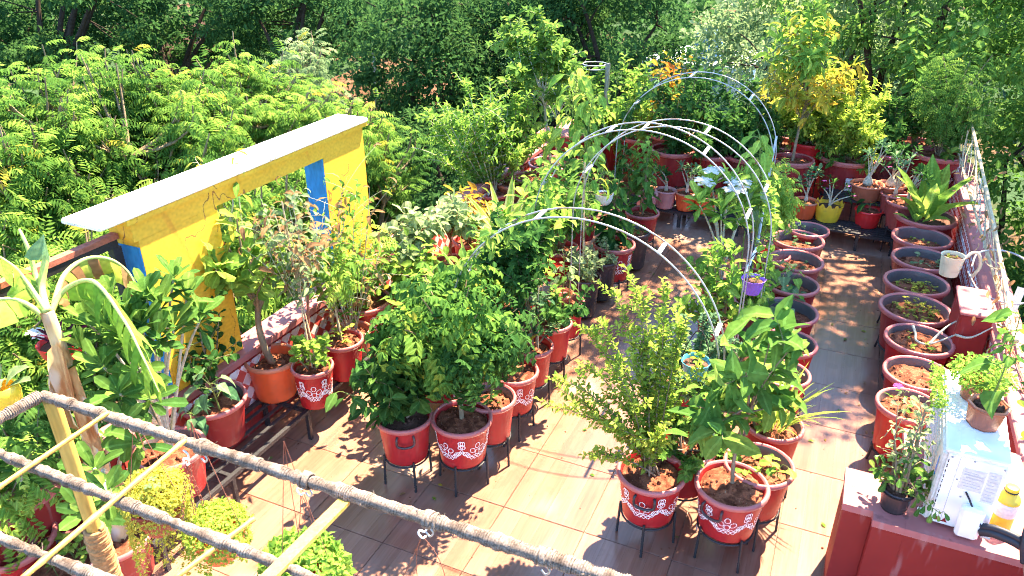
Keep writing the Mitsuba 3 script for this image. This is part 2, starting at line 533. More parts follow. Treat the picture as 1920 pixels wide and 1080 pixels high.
def bush(key, base, h, w, seed, stems=6, kind='ovate', L=.06, W=.55, pal='mid', n=300, droop=.5, fold=.2, out=.65, each=False, trunk=0.0, r0=.010,
         twigs=3, lean=(0, 0), rise=.55, start=.3, mat='mat_leaf', wood='mat_bark', wild=.45, pale=False, part='leaf', bias=0.0, vary=.25, low=.35, depth=1.0):
    """A plant with one trunk (trunk > 0: its share of the height) or several stems, twigs and n leaves. w: radius of the crown; rise: how steeply stems go."""
    rng = np.random.default_rng(seed)
    base = np.asarray(base, float)
    wd = Wood()
    top = base + np.array([lean[0], lean[1], h])
    fork = base + (top - base) * trunk
    if trunk:
        mid = (base + fork) / 2 + np.array([*rng.normal(0, .06 * h * trunk, 2), 0])
        wd.branch(bezier(base, mid, fork, 7), r0, r0 * .7, 7)
    for i in range(stems):
        az = i * 2.39996 + rng.normal(0, .4)
        el = rng.uniform(low, 1.0) if i else 1.0
        rad = w * math.sqrt(max(0, 1 - (el - .15) ** 2)) * rng.uniform(.7, 1.05) if i else .1 * w
        a = fork + (top - fork) * (0 if not trunk else rng.uniform(-.25, .25) * min(1, trunk)) if trunk else base + np.array([math.cos(az), math.sin(az), 0]) * .03
        e = np.array([fork[0] + lean[0] * el * (1 - trunk) + math.cos(az) * rad, fork[1] + lean[1] * el * (1 - trunk) + math.sin(az) * rad * depth, fork[2] + (top[2] - fork[2]) * el * rng.uniform(.85, 1.05)])
        m = a + (e - a) * np.array([1 - rise, 1 - rise, .62]) + rng.normal(0, .04 * h, 3)
        pts = bezier(a, m, e, 9)
        rr = r0 * (.55 if trunk else .8)
        wd.branch(pts, rr, rr * .3, 5, start, n=max(3, int(n / stems * (.5 if twigs else 1))))
        for k in range(twigs):
            q = pts[int(rng.integers(3, 8))]
            d = norm(norm(e - a) * .5 + rng.normal(0, .75, 3) + np.array([0, 0, .25])) * rng.uniform(.16, .34) * (h * (1 - trunk))
            wd.branch(bezier(q, q + d * .5 + np.array([0, 0, .12 * np.linalg.norm(d)]), q + d, 5), rr * .4, rr * .2, 4, .15, n=max(2, int(n / stems * .5 / twigs)))
    pos, tan, age = wd.sites()
    put(key, 'stem', join(wd.tubes), wood, True)
    m = len(pos)
    D = around(tan, rng, out)
    ls = L * np.clip(rng.normal(1, vary, m), .45, 1.6)
    b = leaf_batch(kind, pos, D, upward(rng, m, wild), ls, ls * W, droop * rng.uniform(.4, 1.5, m), fold, .15, rng)
    rnd = np.clip(rng.beta(1.6, 2.0, m) + (age - .6) * .25 + bias, 0, .999)
    leaves(key, part if each else 'foliage', b, pal, rnd, mat, each, pale)
    return wd


def fronds(P, D, N, L, rng, pairs=7, leaf=.34, width=.30, droop=.9):
    """Pinnate leaves: rachis curves with paired leaflets -> one (vertices, triangles, leaf id per vertex, side per vertex)."""
    n = len(P)
    P, D, N = np.asarray(P, float), norm(D), np.asarray(N, float)
    N = norm(N - D * (N * D).sum(1, keepdims=True))
    S = np.cross(D, N)
    L = np.broadcast_to(L, (n,))
    dr_ = droop * rng.uniform(.6, 1.4, n)
    ts = np.linspace(.2, 1.0, pairs)
    Vs, ids = [], []
    c, prev = P.copy(), 0.0
    for i, t in enumerate(ts):
        th = (dr_ * (prev + t) / 2)[:, None]
        c = c + (np.cos(th) * D - np.sin(th) * N) * (L * (t - prev))[:, None]
        prev = t
        th = (dr_ * t)[:, None]
        tg, nt = np.cos(th) * D - np.sin(th) * N, np.cos(th) * N + np.sin(th) * D
        size = leaf * L * (1 - .35 * abs(t - .5) / .5)
        for s in (-1, 1) if i < pairs - 1 else (-1, 1, 0):
            d = norm(tg * (.62 if s else 1) + S * s * .9 - nt * (.25 + rng.uniform(0, .35, (n, 1))))
            Vs.append((c.copy(), d, nt + rng.normal(0, .25, (n, 3)), size * rng.uniform(.85, 1.15, n)))
            ids.append(np.arange(n))
    b = leaf_batch('tiny', np.vstack([v[0] for v in Vs]), np.vstack([v[1] for v in Vs]), np.vstack([v[2] for v in Vs]), np.concatenate([v[3] for v in Vs]),
                   np.concatenate([v[3] for v in Vs]) * width, .5, .12)
    return b, np.concatenate(ids)


# ------------------------------------------------------------------ the setting
def sheet(x0, x1, y0, y1, nx, ny, fn):
    x, y = np.meshgrid(np.linspace(x0, x1, nx), np.linspace(y0, y1, ny), indexing='ij')
    v = np.stack([x, y, fn(x, y)], -1).reshape(-1, 3)
    i, j = np.meshgrid(np.arange(nx - 1), np.arange(ny - 1), indexing='ij')
    a = (i * ny + j).ravel()
    return v, np.vstack([np.stack([a, a + ny, a + ny + 1], 1), np.stack([a, a + ny + 1, a + 1], 1)])


def terrain(x, y):
    bank = np.clip((y - 18) / 40, 0, 1)
    return -6.0 + 4.5 * bank ** 1.2 * (1 - .35 * np.clip((x + 10) / 60, 0, 1)) + .7 * meshkit.fbm(np.stack([x * .12, y * .12, 0 * x], -1)) + np.clip((np.hypot(x, y) - 75) / 70, 0, 3) * 9


structure('ground', sheet(-230, 230, -150, 300, 150, 150, terrain), 'mat_ground', True)

X0, X1, Y0, Y1 = -3.40, 1.22, -1.2, 9.75          # inner faces of the parapets
structure('terrace_slab', box(X0 - .20, X1 + .20, Y0, Y1 + .20, -.5, -.012), 'mat_grout')
structure('building_wall', box(X0 - .12, X1 + .12, Y0 + .1, Y1 + .12, -6.5, -.502), 'mat_pink_cap')
xs = [X0] + [-3.05 + .52 * i for i in range(9)] + [X1]
ys = [.4475 + .5525 * i for i in range(1, 17)] + [Y1]
rt = np.random.default_rng(4)
for i in range(len(xs) - 1):
    for j in range(len(ys) - 1):
        d = rt.uniform(-.0008, .0008)
        put('terrace_floor', 'tile', box(xs[i] + .0022, xs[i + 1] - .0022, ys[j] + .0022, ys[j + 1] - .0022, -.0119, d, .0012), 'mat_tile')
labels['terrace_floor'] = {'kind': 'structure'}


def parapet(name, label, b, cap_over, h=.62):
    k = thing(name, label, 'wall')
    x0, x1, y0, y1 = b
    put(k, 'wall', box(x0, x1, y0, y1, -.0115, h - .055), 'mat_red_wall')
    put(k, 'cap', box(x0 - cap_over, x1 + cap_over, y0 - cap_over * 0, y1, h - .055, h, .008), 'mat_pink_cap')
    return k


lp = parapet('parapet_wall', 'left parapet wall with pink cap and red and white diamonds behind the raised pot bench', (X0 - .17, X0, .2, Y1), .022)
put(lp, 'painted_band', box(X0 + .0005, X0 + .003, 2.2, Y1 - .05, .22, .54), 'mat_diamonds')
rp = parapet('parapet_wall', 'right parapet wall with pink cap under the bamboo trellis', (X1, X1 + .17, .2, Y1), .022)
put(rp, 'painted_band', box(X1 - .003, X1 - .0005, 5.2, Y1 - .05, .20, .52), 'mat_diamonds')
bp = thing('parapet_wall', 'low red parapet wall across the far end behind the tall potted shrubs', 'wall')
put(bp, 'wall', box(X0 - .17, X1 + .17, Y1 + .002, Y1 + .17, -.0115, .565), 'mat_red_wall')
put(bp, 'cap', box(X0 - .19, X1 + .19, Y1 + .001, Y1 + .19, .565, .621, .008), 'mat_pink_cap')

k = thing('masonry_ledge', 'red painted masonry ledge with a stepped front carrying the air conditioner', 'ledge')
put(k, 'block', box(.34, .475, 3.335, 3.62, -.0115, .575), 'mat_red_wall')
put(k, 'block', box(.477, .618, 3.27, 3.62, -.0115, .575), 'mat_red_wall')
put(k, 'block', box(.6185, X1 - .024, 3.27, 4.12, -.0115, .575), 'mat_red_wall')
for x0, x1, y0, y1 in ((.332, .472, 3.327, 3.628), (.4725, .6175, 3.262, 3.628), (.618, X1 - .023, 3.262, 4.128)):
    put(k, 'top', box(x0, x1, y0, y1, .576, .617), 'mat_pink_cap')

# the yellow frame wall on the left parapet
k = thing('frame_wall', 'yellow frame wall with white coping and blue edges standing on the left parapet', 'wall')
xf, xb = -3.45, -3.63
put(k, 'pier', box(xb, xf, 2.668, 3.26, .622, 1.64), 'mat_yellow_wall')
put(k, 'pier', box(xb, xf, 4.332, 4.85, .622, 1.64), 'mat_yellow_wall')
put(k, 'blue_edge', box(xb + .004, xf - .002, 2.662, 2.667, .63, 1.60), 'mat_blue_wall', label='blue painted near edge of the wall')
put(k, 'blue_edge', box(xb + .004, xf - .002, 4.326, 4.331, .63, 1.638), 'mat_blue_wall', label='blue painted inner edge of the opening')
put(k, 'beam', box(xb, xf, 2.64, 4.85, 1.641, 1.755), 'mat_yellow_wall')
put(k, 'moulding', box(xb - .03, xf + .028, 2.60, 4.88, 1.756, 1.785), 'mat_yellow_wall')
put(k, 'coping', box(xb - .075, xf + .036, 2.43, 4.895, 1.786, 1.82, .010), 'mat_coping')
k = thing('iron_railing', 'dark iron rail with a brown top running from the yellow wall towards the banana plant', 'railing')
put(k, 'rail', box(-3.60, -3.55, .75, 2.63, 1.655, 1.685), 'mat_rusty')
put(k, 'lower_rail', box(-3.595, -3.555, .75, 2.62, 1.61, 1.652), 'mat_black_iron')
put(k, 'post', box(-3.60, -3.555, 2.58, 2.635, .622, 1.608), 'mat_black_iron')
put(k, 'post', box(-3.60, -3.555, .80, .85, .622, 1.608), 'mat_black_iron')


# ------------------------------------------------------------------ trees and what stands beyond the terrace
def limb(a, b, rng, r0, r1, sag=.1, n=7):
    a, b = np.asarray(a, float), np.asarray(b, float)
    m = (a + b) / 2 + rng.normal(0, sag, 3) * np.linalg.norm(b - a) + np.array([0, 0, sag * np.linalg.norm(b - a)])
    return tube(bezier(a, m, b, n), np.linspace(r0, r1, n), 7), bezier(a, m, b, n)


def broad_tree(name, label, foot, centre, radii, seed, clumps=60, per=160, leaf=.13, rc=.55, pal='far', group=None, r0=.28, fork=None, shell=.55, kind='tiny', W=.62, flatness=.55, cat='tree', bias=0.0, lowest=-1.0):
    rng = np.random.default_rng(seed)
    k = thing(name, label, cat, group)
    foot, centre, radii = (np.asarray(v, float) for v in (foot, centre, radii))
    d = norm(rng.normal(size=(clumps * 3, 3)))
    d = d[d[:, 2] > lowest][:clumps]
    rr = rng.uniform(shell ** 3, 1, len(d)) ** (1 / 3)
    lump = .72 + .5 * meshkit.fbm(d * 1.9 + seed)
    C = centre + d * rr[:, None] * lump[:, None] * radii
    fork = foot + (centre - foot) * .62 - np.array([0, 0, .25 * radii[2]]) if fork is None else np.asarray(fork, float)
    tb, pts = limb(foot, fork, rng, r0, r0 * .7, .05, 9)
    put(k, 'trunk', tb, 'mat_dark_bark', True)
    main = rng.choice(len(C), min(7, len(C)), replace=False)
    tubes, paths = [], []
    for i in main:
        t_, p_ = limb(pts[-1 - int(rng.integers(0, 2))], centre + (C[i] - centre) * .8, rng, r0 * .42, r0 * .10, .10)
        put(k, 'branch', t_, 'mat_dark_bark', True)
        paths.append(p_)
    allp = np.vstack(paths)
    for c in C[::2]:
        q = allp[np.argmin(np.linalg.norm(allp - c, axis=1))]
        tubes.append(limb(q, c, rng, r0 * .09, r0 * .03, .08, 5)[0])
    put(k, 'twigs', join(tubes), 'mat_dark_bark', True, stuff=True)
    m = len(C) * per
    g = norm(rng.normal(size=(m, 3))) * rng.uniform(.15, 1, (m, 1)) ** .6
    s = np.repeat(rng.uniform(.65, 1.35, len(C)), per)[:, None] * rc
    cc = np.repeat(C, per, 0)
    P = cc + g * s * np.array([1, 1, flatness])
    out = norm(g + norm(cc - centre) * .35 + np.array([0, 0, .35]))
    D = norm(out * .6 + rng.normal(0, .6, (m, 3)) - np.array([0, 0, .25]))
    N = norm(np.array([0, 0, 1.0]) + out * .5 + rng.normal(0, .4, (m, 3)))
    ls = leaf * rng.uniform(.6, 1.35, m)
    tone = np.repeat(rng.uniform(0, .45, len(C)), per)
    leaves(k, 'crown', leaf_batch(kind, P, D, N, ls, ls * W, .5, .15), pal, np.clip(tone + rng.beta(1.5, 3, m) * .7 + bias, 0, .999))
    return k


def neem_tree(label, foot, centre, radii, seed, tufts, per=11, L=.265, pal='neem', tops=()):
    rng = np.random.default_rng(seed)
    k = thing('neem_tree', label, 'tree', None)
    foot, centre, radii = (np.asarray(v, float) for v in (foot, centre, radii))
    nb = tufts // 8                                   # boughs, each with its tufts
    bd = norm(rng.normal(size=(nb * 2, 3)) + np.array([0, 0, .35]))
    bd = bd[bd[:, 2] > -.55][:nb]
    bough = centre + bd * (rng.uniform(.4, 1.0, len(bd)) ** .5 * (.62 + .8 * meshkit.fbm(bd * 2.3 + seed)))[:, None] * radii
    off = norm(rng.normal(size=(len(bd) * 8, 3))) * rng.uniform(.1, 1, (len(bd) * 8, 1)) ** .5 * np.array([.30, .30, .36])
    C = np.repeat(bough, 8, 0) + off
    d = norm(np.repeat(bd, 8, 0) + off * 1.6)
    ax = norm(d * np.array([.6, .6, .4]) + np.array([0, 0, .8]) + rng.normal(0, .22, d.shape))
    if len(tops):
        for dz in (0, .22, .46):
            C = np.vstack([C, np.asarray(tops, float) + rng.normal(0, .05, (len(tops), 3)) - [0, 0, dz]])
            ax = np.vstack([ax, norm(np.array([0, 0, 1.0]) + rng.normal(0, .14, (len(tops), 3)))])
    fork = foot + (centre - foot) * .6
    put(k, 'trunk', limb(foot, fork, rng, .17, .12, .05)[0], 'mat_bark', True)
    paths = []
    for i in rng.choice(len(C), 8, replace=False):
        t_, p_ = limb(fork, centre + (C[i] - centre) * .75, rng, .075, .025, .08)
        put(k, 'branch', t_, 'mat_bark', True)
        paths.append(p_)
    allp = np.vstack(paths)
    tw = []
    for c, a in zip(C, ax):
        q = allp[np.argmin(np.linalg.norm(allp - (c - a * .5), axis=1))]
        tw.append(tube(bezier(q, c - a * .45 * np.linalg.norm(c - q), c, 6), np.linspace(.02, .007, 6), 4))
    put(k, 'twigs', join(tw), 'mat_bark', True, stuff=True)
    m = len(C) * per
    a = np.repeat(ax, per, 0)
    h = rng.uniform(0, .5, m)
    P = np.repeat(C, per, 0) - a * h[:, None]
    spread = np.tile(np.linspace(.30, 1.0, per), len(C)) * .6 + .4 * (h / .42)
    D = around(a, rng, .5)
    D = norm(a * (1 - spread)[:, None] * .9 + (D - a * (D * a).sum(1, keepdims=True)) * (.35 + spread)[:, None])
    N = norm(a + np.array([0, 0, .6]) - D * .2)
    size = L * rng.uniform(.7, 1.2, m)
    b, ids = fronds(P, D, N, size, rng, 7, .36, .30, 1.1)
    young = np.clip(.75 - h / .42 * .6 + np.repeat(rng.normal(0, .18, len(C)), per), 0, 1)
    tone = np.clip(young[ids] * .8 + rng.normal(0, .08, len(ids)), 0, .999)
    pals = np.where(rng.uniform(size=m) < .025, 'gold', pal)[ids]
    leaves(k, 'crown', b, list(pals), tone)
    return k


GROUP = 'feathery trees beyond the left parapet'
neem_tree('bright neem tree at the left edge of the view above the banana plant', (-7.861, 4.227, -1.778)[:2] + (-6,), (-8.072, 5.154, 0.504), (1.75, 1.5, 1.25), 11, 400, tops=[(-8.505, 5.964, 1.869), (-8.407, 6.364, 1.847), (-8.378, 5.438, 1.703)])
neem_tree('bright neem tree with a tall shoot just left of the yellow wall top', (-6.686, 4.932, -1.896)[:2] + (-6,), (-7.397, 6.102, 0.561), (1.35, 1.2, 1.15), 12, 300, tops=[(-7.906, 6.686, 1.802), (-7.923, 6.538, 1.548), (-7.548, 6.593, 1.567), (-8.189, 6.513, 1.717)])
neem_tree('bright neem tree with several tufted tops behind the yellow wall', (-6.245, 5.850, -2.368)[:2] + (-6,), (-6.807, 7.106, 0.345), (1.2, 1.1, 1.3), 13, 310, tops=[(-7.301, 7.558, 1.778), (-7.312, 7.420, 1.540), (-7.069, 7.692, 1.612), (-6.851, 8.050, 1.638), (-7.024, 7.355, 1.411), (-6.821, 7.635, 1.310)])
neem_tree('neem tree with slim upright tufts at the right end of the yellow wall', (-5.490, 6.757, -2.227)[:2] + (-6,), (-5.971, 7.832, 0.097), (1.15, 1.0, .80), 14, 210, tops=[(-5.936, 8.575, 0.962), (-6.111, 8.351, 0.921), (-6.378, 8.139, 0.976), (-5.401, 8.646, 0.660), (-5.792, 8.423, 0.794), (-6.314, 7.971, 0.844)])
neem_tree('darker neem tree low behind the banana leaves', (-6.809, 3.426, -1.855)[:2] + (-6,), (-6.646, 3.905, -0.460), (1.3, 1.1, .95), 15, 220)
neem_tree('low neem tree seen through the opening of the yellow wall', (-5.050, 4.213, -1.855)[:2] + (-6,), (-5.112, 5.047, 0.139), (1.25, 1.0, .75), 16, 190)
neem_tree('bluish feathery tree behind the tufted neem tops', (-7.893, 9.353, -2.252)[:2] + (-6,), (-8.501, 10.487, 0.279), (.75, .7, 1.1), 17, 120, pal='grey', tops=[(-8.578, 10.883, 1.055), (-8.661, 10.733, 0.850)])

# dark tall trees behind, whose crowns go on above the picture and shade the far end
GROUP = 'broad trees beyond the terrace'
FAR = [
    ('dark broad tree filling the top left corner', (-23.280, 14.796, -4.388), (-23.878, 17.375, 0.737), (4.6, 3.0, 2.6), 90, .17),
    ('dark broad tree between the top left corner and the brown earth bank', (-21.208, 17.823, -5.029), (-22.662, 21.332, 0.247), (4.2, 3.0, 1.9), 80, .17),
    ('dark tree left of the brown earth bank', (-14.354, 16.917, -3.333), (-16.317, 19.427, 0.555), (3.0, 2.4, 1.7), 70, .15),
    ('dark tree right of the brown earth bank', (-8.223, 14.662, -3.483), (-9.365, 15.973, -0.205), (2.3, 2.0, 2.5), 90, .13),
    ('dark tree with bright upper leaves behind the tall potted tree', (-7.215, 16.133, -3.860), (-7.816, 18.822, 0.360), (2.8, 2.2, 3.0), 90, .13),
    ('dark blue green tree behind the pole with the ring', (-4.574, 14.920, -3.747), (-5.392, 17.190, -0.107), (2.0, 1.8, 3.2), 90, .12),
    ('dark low tree behind the left row of potted shrubs', (-6.773, 11.522, -3.672), (-7.221, 12.525, -1.505), (1.9, 1.6, 1.2), 60, .11),
]
for i, (lb, foot, c, r, n, lf) in enumerate(FAR):
    broad_tree('broadleaf_tree', lb, foot[:2] + (-6,), c, r, 30 + i, n, 190, lf, .62, 'far')
RIGHT = [
    ('pale airy tree behind the yellow leaved potted tree', (-1.3, 15.0, -6), (-.7, 15.0, .9), (2.3, 1.8, 2.0), 70, .11, 'grey'),
    ('tall green tree standing behind the far parapet', (.4, 14.2, -6), (.6, 13.9, 2.6), (2.4, 1.7, 2.6), 95, .10, 'mid'),
    ('dark spreading tree with a thick trunk at the right edge', (2.85, 12.0, -6), (3.4, 11.9, 2.7), (2.4, 2.4, 2.6), 110, .10, 'mid'),
    ('shaded green tree below the bamboo trellis at the right edge', (3.9, 8.4, -6), (3.7, 8.2, -1.0), (1.9, 2.9, 1.9), 140, .09, 'deep'),
    ('shaded green tree low in the right corner beyond the parapet', (3.2, 4.6, -6), (3.1, 5.0, -1.5), (1.5, 2.2, 1.4), 90, .08, 'deep'),
    ('overhanging tree rooted beyond the far right corner of the terrace', (5.6, 10.4, -6), (.35, 9.3, 5.3), (2.3, 1.5, 1.0), 56, .11, 'mid', (4.9, 10.3, 4.0)),
    ('dark tree filling the right edge behind the trellis', (6.2, 11.5, -6), (5.6, 11.0, .2), (2.2, 2.4, 2.6), 90, .11, 'deep'),
    ('dark bushy tree low behind the far parapet at the right', (3.0, 13.0, -6), (2.6, 12.6, -.6), (2.3, 1.8, 1.8), 90, .10, 'mid'),
    ('green tree far behind the bamboo trellis', (7.5, 17, -6), (6.5, 17, .2), (3.4, 2.6, 2.8), 90, .13, 'mid'),
    ('small blue green tree behind the far arch', (-2.6, 13.4, -6), (-2.4, 13.0, -.6), (1.4, 1.2, 1.2), 60, .09, 'blue'),
]
for i, (lb, foot, c, r, n, lf, pal, *fk) in enumerate(RIGHT):
    broad_tree('broadleaf_tree', lb, foot, c, r, 50 + i, n, 190, lf, .48, pal, r0=.20, fork=fk[0] if fk else None)
GROUP = None
# the far backdrop of woods
rng = np.random.default_rng(77)
n = 120
az = rng.uniform(-1.25, .62, n)
dist = rng.uniform(30, 62, n)
wx, wy = np.sin(az) * dist, np.cos(az) * dist
cl = np.stack([wx, wy, terrain(wx, wy) + rng.uniform(1.0, 5.5, n)], 1)
m = 420
P = np.repeat(cl, m, 0) + norm(rng.normal(size=(n * m, 3))) * rng.uniform(.2, 1, (n * m, 1)) ** .5 * np.array([2.9, 2.9, 2.6])
b = leaf_batch('tiny', P, rng.normal(size=(n * m, 3)), upward(rng, n * m, .6), rng.uniform(.3, .6, n * m), .26, .4, .1)
key = put(None, 'distant_wood', flat(b[0], b[1]), 'mat_leaf', True, leaf_uv('far', np.clip(rng.beta(1.5, 3, n * m), 0, .99), b[2]).reshape(-1, 2))
labels[key] = {'kind': 'stuff', 'label': 'dark wood closing the view far behind the trees', 'category': 'wood'}

plain('mat_bank', speckle((.12, .062, .036), .6, .8, 2, 10), .95, spec=.1)
# an earth bank with a hut, a pole, a pale house
k = thing('hut', 'dark hut with a brown roof under the trees at the top left', 'hut')
o = np.array((-27.164, 25.447, -1.985))
put(k, 'wall', move(box(-2.4, 2.4, -1.2, 1.2, -3.2, 0), o), 'mat_far_roof')
put(k, 'roof', move((np.array([[-2.8, -1.5, -.1], [2.8, -1.5, -.1], [2.8, 1.5, -.1], [-2.8, 1.5, -.1], [-2.8, 0, .9], [2.8, 0, .9]], float), np.array([[0, 1, 5], [0, 5, 4], [2, 3, 4], [2, 4, 5], [0, 4, 3], [1, 2, 5], [0, 3, 2], [0, 2, 1]])), o), 'mat_far_roof')
put(k, 'door', move(box(-.4, .4, -1.26, -1.202, -2.6, -.9), o), 'mat_dark_bark')
k = thing('utility_pole', 'thin grey pole standing on the brown earth bank', 'pole')
o = np.array((-13.326, 19.641, -1.467))
put(k, 'pole', tube([o - [0, 0, 3], o + [0, 0, .9]], [.06, .05], 8), 'mat_grey_steel', True)
put(k, 'wire', tube(bezier(o + [0, 0, .35], o + [5, -2.0, -.5], o + [12, -4, .2], 14), .012, 4), 'mat_black_iron')
put(k, 'wire', tube(bezier(o + [0, 0, .1], o + [5, -2.0, -.8], o + [12, -4, -.1], 14), .012, 4), 'mat_black_iron')
structure('earth_bank', sheet(*(lambda c: (c[0] - 3.5, c[0] + 3.0, c[1] - 3.5, c[1] + 4))((-14.507, 20.226, -1.675)), 40, 40,
                              lambda x, y: (-13.828, 19.216, -1.828)[2] - .6 + .9 * meshkit.fbm(np.stack([x * .5, y * .5, 0 * x + 3], -1)) + .10 * (y - (-14.507, 20.226, -1.675)[1]) - .10 * np.abs(x - (-14.507, 20.226, -1.675)[0]) ** 2), 'mat_bank', True)
k = thing('house', 'pale white and blue house glimpsed through leaves behind the far arch', 'house')
o = np.array((-3.456, 17.689, -0.767))
put(k, 'wall', move(box(-1.0, 1.15, 0, 2.2, -5.5, .72), o), 'mat_far_wall')
put(k, 'roof', move(box(-1.12, 1.27, -.12, 2.32, .722, .86), o), 'mat_far_wall')
for i, x in enumerate((-.72, .12)):
    w = put(k, 'window', move(box(x, x + .5, -.045, -.002, -.35, .35), o), 'mat_far_blue')
    put(w, 'pane', move(box(x + .05, x + .45, -.052, -.046, -.30, .30), o), 'mat_far_glass')
put(k, 'water_tank', move(lathe([(0, 0), (.30, 0), (.32, .05), (.32, .5), (.27, .6), (.1, .66), (0, .66)], 20, (.2, .7, .862)), o), 'mat_far_blue', True)


# ------------------------------------------------------------------ pots
def pot_uv(v, colour, inner_r=None):
    return np.tile([(POTI[colour] + .5) / 32.0, 0.0], (len(v), 1))


def pot_radius(D, h, z):
    """Outer radius of the pot's body at height z above its foot."""
    return D * (.36 + .085 * z / (h * .86))


def pot_mesh(D, h, segs=40, flare=.36):
    R = D / 2
    rb, rt = flare * D, .445 * D
    zl = h * .87
    t = .040 * D + .010                          # width of the rolled rim
    body = [(0, .004), (rb - .012, .004), (rb, 0), (rb + .003, .008), (rb + .003, .008), (rt, zl)]
    rim = [(rt - .001, zl - .001), (R - .012, zl + .002), (R - .003, zl + .012), (R - .001, h - .014), (R - .005, h - .004), (R - .013, h), (R - t + .006, h - .001), (R - t, h - .010)]
    return lathe(body, segs), lathe(rim, segs), lathe([(R - t, h - .010), (rt - .016, zl), (rt - .03, h * .5)], segs)


def soil_mesh(D, h, depth, seed, mound=.02):
    r = .445 * D - .014 - .02 * depth / h
    rng = np.random.default_rng(seed)
    rings = np.linspace(0, 1, 11)
    seg = 34
    a = np.arange(seg) * 2 * np.pi / seg
    x = np.concatenate([[0]] + [np.cos(a) * q * r for q in rings[1:]])
    y = np.concatenate([[0]] + [np.sin(a) * q * r for q in rings[1:]])
    z = h - depth + .020 * (meshkit.fbm(np.stack([x * 32, y * 32, 0 * x + seed], -1)) - .5) + .016 * (meshkit.noise(np.stack([x * 95, y * 95, 0 * x], -1), seed) - .5) + mound * (1 - (x * x + y * y) / r ** 2)
    f = [[0, 1 + j, 1 + (j + 1) % seg] for j in range(seg)]
    for i in range(9):
        for j in range(seg):
            p, q = 1 + i * seg + j, 1 + i * seg + (j + 1) % seg
            f += [[p, p + seg, q + seg], [p, q + seg, q]]
    ms = [(np.stack([x, y, z], 1), np.array(f))]
    for _ in range(26):          # clods
        q, t = r * .93 * math.sqrt(rng.uniform()), rng.uniform(0, 6.28)
        s = rng.uniform(.004, .012)
        v, ff = ball((0, 0, 0), s, 5)
        v = v * rng.uniform(.7, 1.4, 3) + rng.normal(0, s * .12, v.shape)
        ms.append((v + [q * math.cos(t), q * math.sin(t), h - depth + mound * (1 - q * q / r ** 2) + s * .3], ff))
    return join(ms)


def kolam(D, h, start=0.0, motifs=5, z0=.30):
    """The looped white line pattern painted round a pot: narrow ribbons lying on the body."""
    per = 2 * math.pi * .40 * D / motifs
    lines = []
    u = np.linspace(-per / 2, per / 2, 70)
    rise = np.clip(np.abs(u) / (per / 2) - .40, 0, 1) * h * .30
    for s in (-1, 1):
        lines.append(np.stack([u, rise + s * h * .036 * np.sin(u / per * 2 * math.pi * 4.0)], 1))
        lines.append(np.stack([u, rise + h * .045 + s * h * .030 * np.cos(u / per * 2 * math.pi * 4.0)], 1))
    t = np.linspace(0, 2 * math.pi, 22)

    def loop(cu, cv, ru, rv, rot):
        x, y = ru * np.cos(t), rv * np.sin(t)
        return np.stack([cu + x * math.cos(rot) - y * math.sin(rot), cv + x * math.sin(rot) + y * math.cos(rot)], 1)
    a = h * .052
    for cu, cv, rot in ((0, .30, 0), (-.09, .20, .55), (.09, .20, -.55), (-.20, .13, .9), (.20, .13, -.9), (0, .13, 0)):
        lines.append(loop(cu * h * 1.15, cv * h, a * .92, a * 1.25, rot))
    for cu in (-.5, .5):
        for cv, rot in ((.42, 0), (.33, .5 * (1 if cu < 0 else -1))):
            lines.append(loop(cu * per * .94, cv * h, a * .8, a * 1.2, rot))
    V, F, n0 = [], [], 0
    for m in range(motifs):
        for ln in lines:
            d = np.gradient(ln, axis=0)
            d /= np.linalg.norm(d, axis=1, keepdims=True)
            nn = np.stack([-d[:, 1], d[:, 0]], 1) * .0021
            rows = []
            for s in (-1, 1):
                q = ln + nn * s
                z = q[:, 1] + h * z0
                r = pot_radius(D, h, z) + .0022
                ang = start + m * 2 * math.pi / motifs + q[:, 0] / (.40 * D)
                rows.append(np.stack([r * np.cos(ang), r * np.sin(ang), z], 1))
            k = len(ln)
            V.append(np.vstack(rows))
            i = np.arange(k - 1)
            F.append(np.vstack([np.stack([i, i + 1, i + 1 + k], 1), np.stack([i, i + 1 + k, i + k], 1)]) + n0)
            n0 += 2 * k
    return np.vstack(V), np.vstack(F)


def pot(key, rim, D, h=.30, colour='red', seed=0, depth=.05, pattern=None, handle=None, segs=40, dark=False, tilt=0.0, soil='mat_soil', mound=.015):
    """Pot and soil under an existing thing; rim: centre of the rim. Returns the middle of the soil."""
    x, y, z = rim
    c = np.array([x, y, z - h])
    outer, rim_, inner = pot_mesh(D, h, segs)
    put(key, 'pot', move(outer, c), 'mat_pot', True, pot_uv(outer[0], colour))
    put(key, 'rim', move(rim_, c), 'mat_pot', True, pot_uv(rim_[0], 'rim' if colour in ('red', 'brick', 'rosy', 'dark') else 'terra_rim' if colour in ('orange', 'terra') else colour))
    put(key, 'inner_wall', move(inner, c), 'mat_pot', True, pot_uv(inner[0], 'inner' if dark else colour), label='black inside of the two layer plastic tub' if dark else None)
    put(key, 'soil', move(soil_mesh(D, h, depth, seed, mound), c), soil, True)
    if pattern is not None:
        put(key, 'pattern', move(kolam(D, h, pattern), c), 'mat_kolam')
    if handle is not None:
        zz, r = h * .80, pot_radius(D, h, h * .8) + .006
        w = .30
        pts = [(r - .01, -w, zz), (r + .010, -w, zz - .01), (r + .012, -w * .92, zz - .055), (r + .012, 0, zz - .066), (r + .012, w * .92, zz - .055), (r + .010, w, zz - .01), (r - .01, w, zz)]
        pp = [(rr * math.cos(handle + aa), rr * math.sin(handle + aa), q) for rr, aa, q in pts]
        put(key, 'handle', move(tube(bezier_path(pp, 4), .008, 6), c), 'mat_pot', True, pot_uv(tube(bezier_path(pp, 4), .008, 6)[0], 'black'))
    return c + [0, 0, h - depth + mound]


